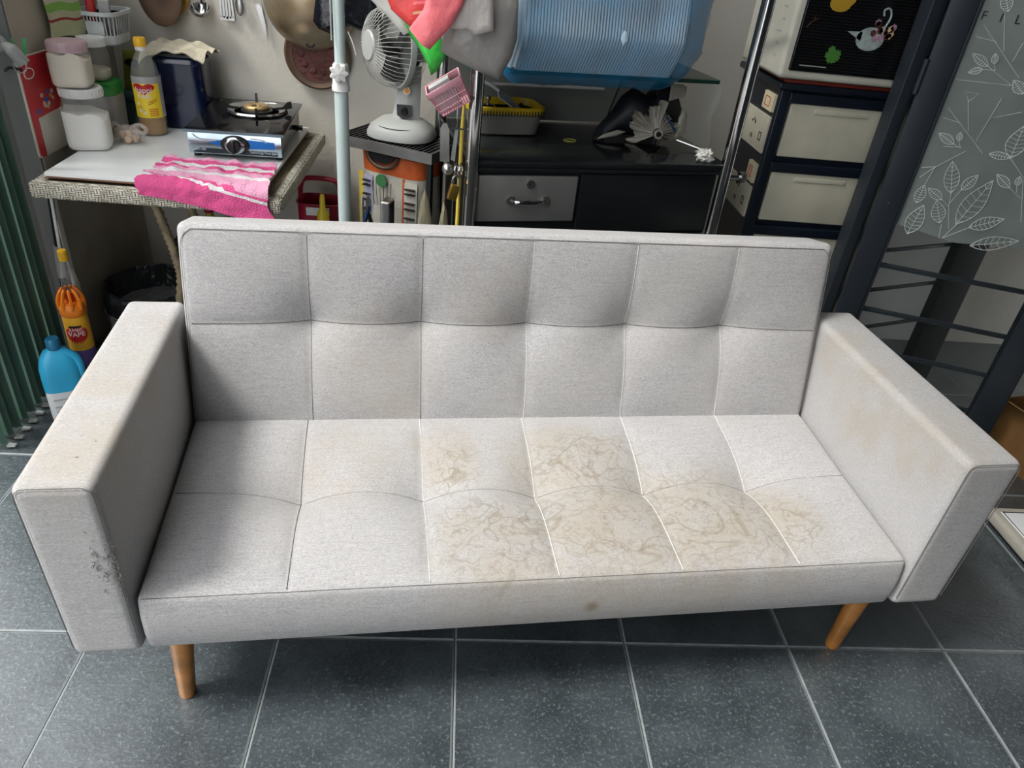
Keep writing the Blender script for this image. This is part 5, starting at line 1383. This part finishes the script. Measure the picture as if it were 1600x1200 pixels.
for (y0, y1, z0, z1, mm) in ((0.035, 0.12, 0.985, 1.035, 'sticker_cream'), (0.03, 0.26, 0.862, 0.970, 'drawer_cream'), (0.035, 0.10, 0.765, 0.825, 'sticker_cream'), (0.03, 0.26, 0.655, 0.752, 'drawer_cream')):
    pn_ = MB().bx(-0.0005, 0.0082, y0, y1, z0, z1).build('side_panel', mm, tw_, smooth=False)
    if mm == 'sticker_cream':
        MB().tube([(-0.0012, y0 + 0.025, z0 + 0.012), (-0.0012, y0 + 0.025, z1 - 0.012), (-0.0012, y1 - 0.02, z1 - 0.012), (-0.0012, y1 - 0.02, z0 + 0.012)], 0.0012, 4, True).build('red_stamp', 'red_print', pn_)
    else:
        for (a, b_, w_, h_) in ((0.030, 0.030, 0.022, 0.003), (0.030, 0.052, 0.022, 0.003), (0.030, 0.030, 0.003, 0.025), (0.049, 0.030, 0.003, 0.025), (0.10, 0.068, 0.006, 0.010), (0.112, 0.074, 0.005, 0.010), (0.125, 0.070, 0.008, 0.006), (0.105, 0.022, 0.004, 0.014), (0.115, 0.024, 0.004, 0.012)):
            MB().bx(-0.0016, -0.0004, y0 + a, y0 + a + w_, z0 + b_, z0 + b_ + h_).build('print_mark', 'black_print', pn_, smooth=False)
o = MB().rb(-0.01, 0.37, -0.010, 0.30, 0.0, 0.012, 0.004).build('red_tray', 'tray_red', None, (0.905, 2.255, 1.0785)); tag(o, 'thin red tray between the drawer tower and the white appliance', 'tray')
ap = thing('countertop_appliance', 'white boxy appliance with black stickered front panel on the drawer tower', 'appliance', (0.862, 2.225, 1.0915))
MB().rb(0.0, 0.46, 0.0, 0.34, 0.0, 0.36, 0.014, 3).build('casing', 'enamel_white', ap)
pn2 = MB().rb(0.024, 0.440, -0.008, 0.004, 0.024, 0.345, 0.005, 3).build('front_panel', 'appliance_black', ap)
rib = MB()
for k in range(38): rib.bx(0.034, 0.430, -0.0088, -0.0078, 0.034 + 0.008 * k, 0.0365 + 0.008 * k)
rib.build('panel_ridges', 'black_plastic', pn2, smooth=False, kind='stuff')
def disc(r, rx=1.0, rz=1.0, n=14, star=0.0):
    return [(r * rx * cos(2 * pi * k / n) * (1 - star * (k % 2)), r * rz * sin(2 * pi * k / n) * (1 - star * (k % 2))) for k in range(n)]
PY = -0.0092
random.seed(21)
q = MB()
for k in range(9): q.prism(disc(0.012, star=0.35), (0.142 + random.uniform(-0.016, 0.016), PY, 0.078 + random.uniform(-0.016, 0.018)), (1, 0, 0), (0, 0, 1), 0.0006 + 0.0001 * k)
q.build('leaf_sticker', 'leaf_green', pn2)
q = MB().prism(disc(0.026, 1.2, 0.8), (0.118, PY, 0.205), (1, 0, 0), (0, 0, 1), 0.0008); q.prism(disc(0.016), (0.142, PY, 0.218), (1, 0, 0), (0, 0, 1), 0.0009)
q.build('pear_sticker', 'pear_yellow', pn2)
q = MB().prism(disc(0.036, 1.15, 0.85, 20), (0.232, PY, 0.125), (1, 0, 0), (0, 0, 1), 0.0008)
q.prism([(0.0, -0.012), (0.0, 0.012), (-0.045, 0.010)], (0.205, PY, 0.130), (1, 0, 0), (0, 0, 1), 0.0008)
q.tube(bez([(0.262, PY, 0.150), (0.272, PY, 0.185), (0.262, PY, 0.205), (0.248, PY, 0.200), (0.252, PY, 0.186)], 5), 0.0028, 6)
q.build('swan_sticker', 'swan_grey', pn2)
q = MB()
for k in range(12): q.k = k % 3; q.prism(disc(0.010, star=0.25), (0.262 + random.uniform(-0.028, 0.028), PY - 0.0008, 0.150 + random.uniform(-0.024, 0.022)), (1, 0, 0), (0, 0, 1), 0.0006)
q.build('flower_sticker', ['flower_mauve', 'onion_skin', 'rust_red'], pn2)
MB().bx(0.050, 0.13, PY - 0.0003, PY + 0.0006, 0.040, 0.0425).build('fine_print', 'label_grey', pn2, smooth=False)
q = MB().tube(bez([(0.04, PY, 0.14), (0.052, PY, 0.155), (0.07, PY, 0.165)], 4), 0.0012, 4); q.tube([(0.056, PY, 0.156), (0.058, PY, 0.172)], 0.001, 4)
q.build('twig_sticker', 'rust_red', pn2)
q = MB()
for k in range(7): q.bx(-0.0008, 0.0008, 0.06, 0.075 + 0.01 * (k % 3), 0.05 + 0.032 * k, 0.056 + 0.032 * k)
q.build('side_print', 'label_grey', ap, smooth=False)

# ------------------------------------------------------------------ bifold steel and glass door
mat('door_grey', S(44, 50, 57), 0.4, 0.2, var=0.06)
mat('frost_film', S(146, 156, 150), 0.35, alpha=0.58, var=0.05)
mat('clear_glass', S(70, 85, 80), 0.04, alpha=0.05, var=0.02)
mat('etch_white', S(206, 214, 208), 0.6)
DA = radians(-20); D0 = Vector((1.212, 2.098, 0))
MB().rb(1.166, 1.198, 2.090, 2.150, 0.0, 2.2, 0.003).build('trim_3', 'door_grey', kind='structure')
door = thing('door_1', 'dark grey steel door leaf with leaf patterned frosted film', None, D0, DA, kind='structure')
DL = 0.600
MB().rb(0.0, 0.070, -0.018, 0.018, 0.02, 2.15, 0.003).build('hinge_stile', 'door_grey', door)
MB().rb(DL - 0.085, DL, -0.018, 0.018, 0.02, 2.15, 0.003).build('lock_stile', 'door_grey', door)
MB().rb(0.070, DL - 0.085, -0.018, 0.018, 0.02, 0.12, 0.003).build('bottom_rail', 'door_grey', door)
MB().rb(0.070, DL - 0.085, -0.018, 0.018, 2.06, 2.15, 0.003).build('top_rail', 'door_grey', door)
MB().rb(0.070, 0.080, -0.014, 0.000, 0.12, 2.06, 0.002).build('glazing_bead', 'door_grey', door)
barm = MB().rb(0.070, DL - 0.085, 0.006, 0.016, -0.0075, 0.0075, 0.002)
b0_ = None
for z in (0.165, 0.305, 0.447, 0.600, 0.752, 0.905, 1.058, 1.21, 1.36, 1.51, 1.66, 1.81):
    if b0_ is None: b0_ = barm.build('bar', 'door_grey', door, (0, 0, z))
    else: part_copy(b0_, door, (0, 0, z))
MB().bx(0.072, DL - 0.087, 0.000, 0.004, 0.12, 2.06).build('glass_pane', 'clear_glass', door, smooth=False)
film = MB().prism([(0.080, 0.7403), (0.2528, 0.7144), (0.435, 0.7343), (DL - 0.087, 0.69), (DL - 0.087, 2.06), (0.080, 2.06)], (0, -0.0045, 0), (1, 0, 0), (0, 0, 1), 0.0014).build('frosted_film', 'frost_film', door, smooth=False)
for z in (1.75, 1.15): MB().cyl((-0.004, -0.020, z - 0.045), (-0.004, -0.020, z + 0.045), 0.008).build('hinge', 'door_grey', door)
MB().cyl((0.035, -0.020, 0.80), (0.035, -0.0175, 0.80), 0.004).build('screw', 'chrome', door)
MB().tube([(0.560, -0.02, 1.0), (0.560, -0.05, 1.0), (0.500, -0.05, 1.0)], 0.008, 8).build('lever_handle', 'steel', door)
DECOR = ([((0.1902, 0.8552), (0.1604, 0.9435), 0.0399), ((0.2126, 0.8689), (0.239, 0.9174), 0.0291), ((0.237, 0.7698), (0.2817, 0.9097), 0.0578), ((0.1742, 0.8329), (0.1259, 0.8593), 0.025), ((0.1945, 0.7646), (0.1612, 0.8285), 0.0374), ((0.1112, 0.8112), (0.1143, 0.8667), 0.0298), ((0.12, 0.7158), (0.133, 0.8088), 0.0481), ((0.2735, 0.7671), (0.3537, 0.8094), 0.037), ((0.2974, 0.7149), (0.4155, 0.7543), 0.0408), ((0.3293, 0.8967), (0.2835, 0.9284), 0.0252), ((0.345, 0.9058), (0.3417, 0.9328), 0.0161), ((0.1499, 1.1962), (0.1014, 1.2215), 0.0207), ((0.1628, 1.2033), (0.1549, 1.2286), 0.0165), ((0.1405, 1.1868), (0.1091, 1.1744), 0.0172), ((0.1453, 0.9893), (0.0966, 1.0128), 0.0234), ((0.1553, 0.9999), (0.1498, 1.0237), 0.0156), ((0.2983, 0.9763), (0.2964, 1.0634), 0.0518), ((0.242, 0.9787), (0.3009, 0.9768), 0.0204), ((0.1447, 1.3269), (0.1187, 1.3706), 0.0279), ((0.26, 1.1416), (0.2235, 1.1716), 0.0269)], [[(0.2084, 0.7202), (0.1995, 0.7623)], [(0.2168, 0.722), (0.2413, 0.774)], [(0.2226, 0.7536), (0.1987, 0.8182), (0.1902, 0.8552)], [(0.1976, 0.818), (0.1742, 0.8329)], [(0.1979, 0.8277), (0.2126, 0.8689)], [(0.2168, 0.722), (0.2762, 0.7677)], [(0.1143, 0.8667), (0.1212, 0.9182), (0.1837, 0.9778)], [(0.0928, 0.885), (0.1228, 0.9216)], [(0.0885, 0.9125), (0.1228, 0.9216)], [(0.226, 0.9771), (0.0957, 1.0806)], [(0.1673, 1.0301), (0.1367, 1.1066)], [(0.1972, 1.0068), (0.2145, 1.1238)], [(0.1683, 0.9812), (0.1453, 0.9893)], [(0.1645, 0.9835), (0.1553, 0.9999)], [(0.1209, 0.9792), (0.1672, 0.984)], [(0.2147, 1.0716), (0.2766, 1.097)], [(0.1394, 1.0471), (0.092, 1.0542)], [(0.2983, 0.9763), (0.3507, 0.9313), (0.3979, 0.8084)], [(0.3701, 0.8731), (0.3293, 0.8967)], [(0.3523, 0.8885), (0.345, 0.9058)], [(0.2337, 1.1784), (0.1004, 1.2914)], [(0.1726, 1.2362), (0.1375, 1.3236)], [(0.2028, 1.214), (0.2083, 1.2616)], [(0.224, 1.1581), (0.1499, 1.1962)], [(0.1716, 1.1885), (0.1628, 1.2033)], [(0.1405, 1.1868), (0.1716, 1.1885)], [(0.0867, 1.1532), (0.2215, 1.1577)], [(0.1461, 1.2561), (0.0943, 1.2614)], [(0.1388, 1.1041), (0.1216, 1.1268), (0.157, 1.1264), (0.1388, 1.1041)]])
et = MB()
def flat(pts, w=0.0011):
    et.tube([Vector((s_, -0.0072, z)) for s_, z in pts], w, 4)
for (b, t, w) in DECOR[0]:
    b = Vector((b[0], b[1])); t = Vector((t[0], t[1])); d = t - b; nrm = Vector((-d.y, d.x)).normalized() * w * 0.5
    side = []
    for sg in (1, -1):
        side.append([b + d * k / 8 + nrm * sg * sin(pi * (k / 8) ** 0.85) for k in range(9)])
        flat(side[-1])
    flat([b, t], 0.0009)
    for k in range(1, 8):
        for sd2 in side:
            a = b + d * (k - 0.6) / 8
            flat([a, sd2[k]], 0.0007)
for pl2 in DECOR[1]: flat(pl2, 0.0009)
et.build('leaf_pattern', 'etch_white', film, kind='stuff')
for ch, s_ in (('F', 0.0935), ('I', 0.1355), ('L', 0.1750)): text('lettering', ch, 0.030, 'black_print', film, (s_, -0.0072, 1.311))

D2 = radians(19.8)
dr2 = thing('door_2', 'second dark steel door leaf folded behind the first', None, (1.240, 2.150, 0), D2, kind='structure')
MB().rb(0.0, 0.060, -0.018, 0.018, 0.02, 2.15, 0.003).build('hinge_stile', 'door_grey', dr2)
MB().rb(0.475, 0.630, -0.018, 0.018, 0.02, 2.15, 0.003).build('lock_stile', 'black_matte', dr2)
MB().rb(0.060, 0.475, -0.018, 0.018, 0.02, 0.12, 0.003).build('bottom_rail', 'door_grey', dr2)
MB().rb(0.060, 0.475, -0.018, 0.018, 2.06, 2.15, 0.003).build('top_rail', 'door_grey', dr2)
bm2 = MB().rb(0.060, 0.475, 0.004, 0.014, -0.006, 0.006, 0.002); b0_ = None
for z in (0.305, 0.455, 0.600, 0.752, 0.905, 1.058, 1.21, 1.36, 1.51):
    if b0_ is None: b0_ = bm2.build('bar', 'door_grey', dr2, (0, 0, z))
    else: part_copy(b0_, dr2, (0, 0, z))
MB().bx(0.062, 0.473, -0.002, 0.002, 0.12, 2.06).build('glass_pane', 'clear_glass', dr2, smooth=False)
MB().cyl((0.50, -0.022, 0.42), (0.50, -0.018, 0.42), 0.004).build('screw', 'chrome', dr2)
mat('nook_brightening', S(238, 238, 232), 0.7, var=0.04)
MB().bx(1.34, 1.66, 2.738, 2.75, 0, 2.6).bx(1.72, 2.06, 2.735, 2.75, 0, 2.6).build('brightening_panel', 'nook_brightening', smooth=False, kind='structure')  # white panels over the light wall strips, added to brighten the nook

# ------------------------------------------------------------------ right foreground edge
mat('cardboard', S(128, 92, 48), 0.8, var=0.2, vs=10)
mat('table_rim', S(186, 182, 170), 0.5)
ft = thing('folding_table', 'low white folding table with beige rim lying right of the sofa', 'table', (1.60, 1.12, 0.0), 0.0)
MB().rb(0.0, 0.62, 0.0, 0.46, 0.012, 0.052, 0.014, 3).build('rim', 'table_rim', ft)
MB().rb(0.026, 0.594, 0.026, 0.434, 0.046, 0.0545, 0.003).build('table_top', 'board_white', ft)
MB().tube([(0.030, 0.030, 0.0545), (0.030, 0.430, 0.0545), (0.590, 0.430, 0.0545), (0.590, 0.030, 0.0545)], 0.0022, 5, True).build('black_border', 'black_print', ft)
for (x, y) in ((0.05, 0.05), (0.57, 0.05), (0.05, 0.41), (0.57, 0.41)): MB().rb(x - 0.015, x + 0.015, y - 0.015, y + 0.015, 0.0, 0.014, 0.003).build('foot', 'black_plastic', ft)
cb = thing('cardboard_box', 'brown open cardboard box at the right edge beyond the table', 'box', (2.02, 1.86, 0.0), 0.25)
MB().bx(-0.16, -0.155, -0.15, 0.15, 0, 0.20).build('side_wall', 'cardboard', cb, smooth=False)
MB().bx(0.155, 0.16, -0.15, 0.15, 0, 0.20).build('side_wall', 'cardboard', cb, smooth=False)
MB().bx(-0.155, 0.155, -0.15, -0.145, 0, 0.20).build('end_wall', 'cardboard', cb, smooth=False)
MB().bx(-0.155, 0.155, 0.145, 0.15, 0, 0.20).build('end_wall', 'cardboard', cb, smooth=False)
MB().bx(-0.155, 0.155, -0.145, 0.145, 0.0, 0.005).build('bottom', 'cardboard', cb, smooth=False)
MB().sheet(lambda u, v: (-0.16 - 0.07 * v, -0.148 + 0.296 * u, 0.20 + 0.04 * v), 2, 2, 0.004).build('flap', 'cardboard', cb)
MB().sheet(lambda u, v: (-0.153 + 0.306 * u, -0.15 - 0.08 * v, 0.20 + 0.02 * v), 2, 2, 0.004).build('flap', 'cardboard', cb)
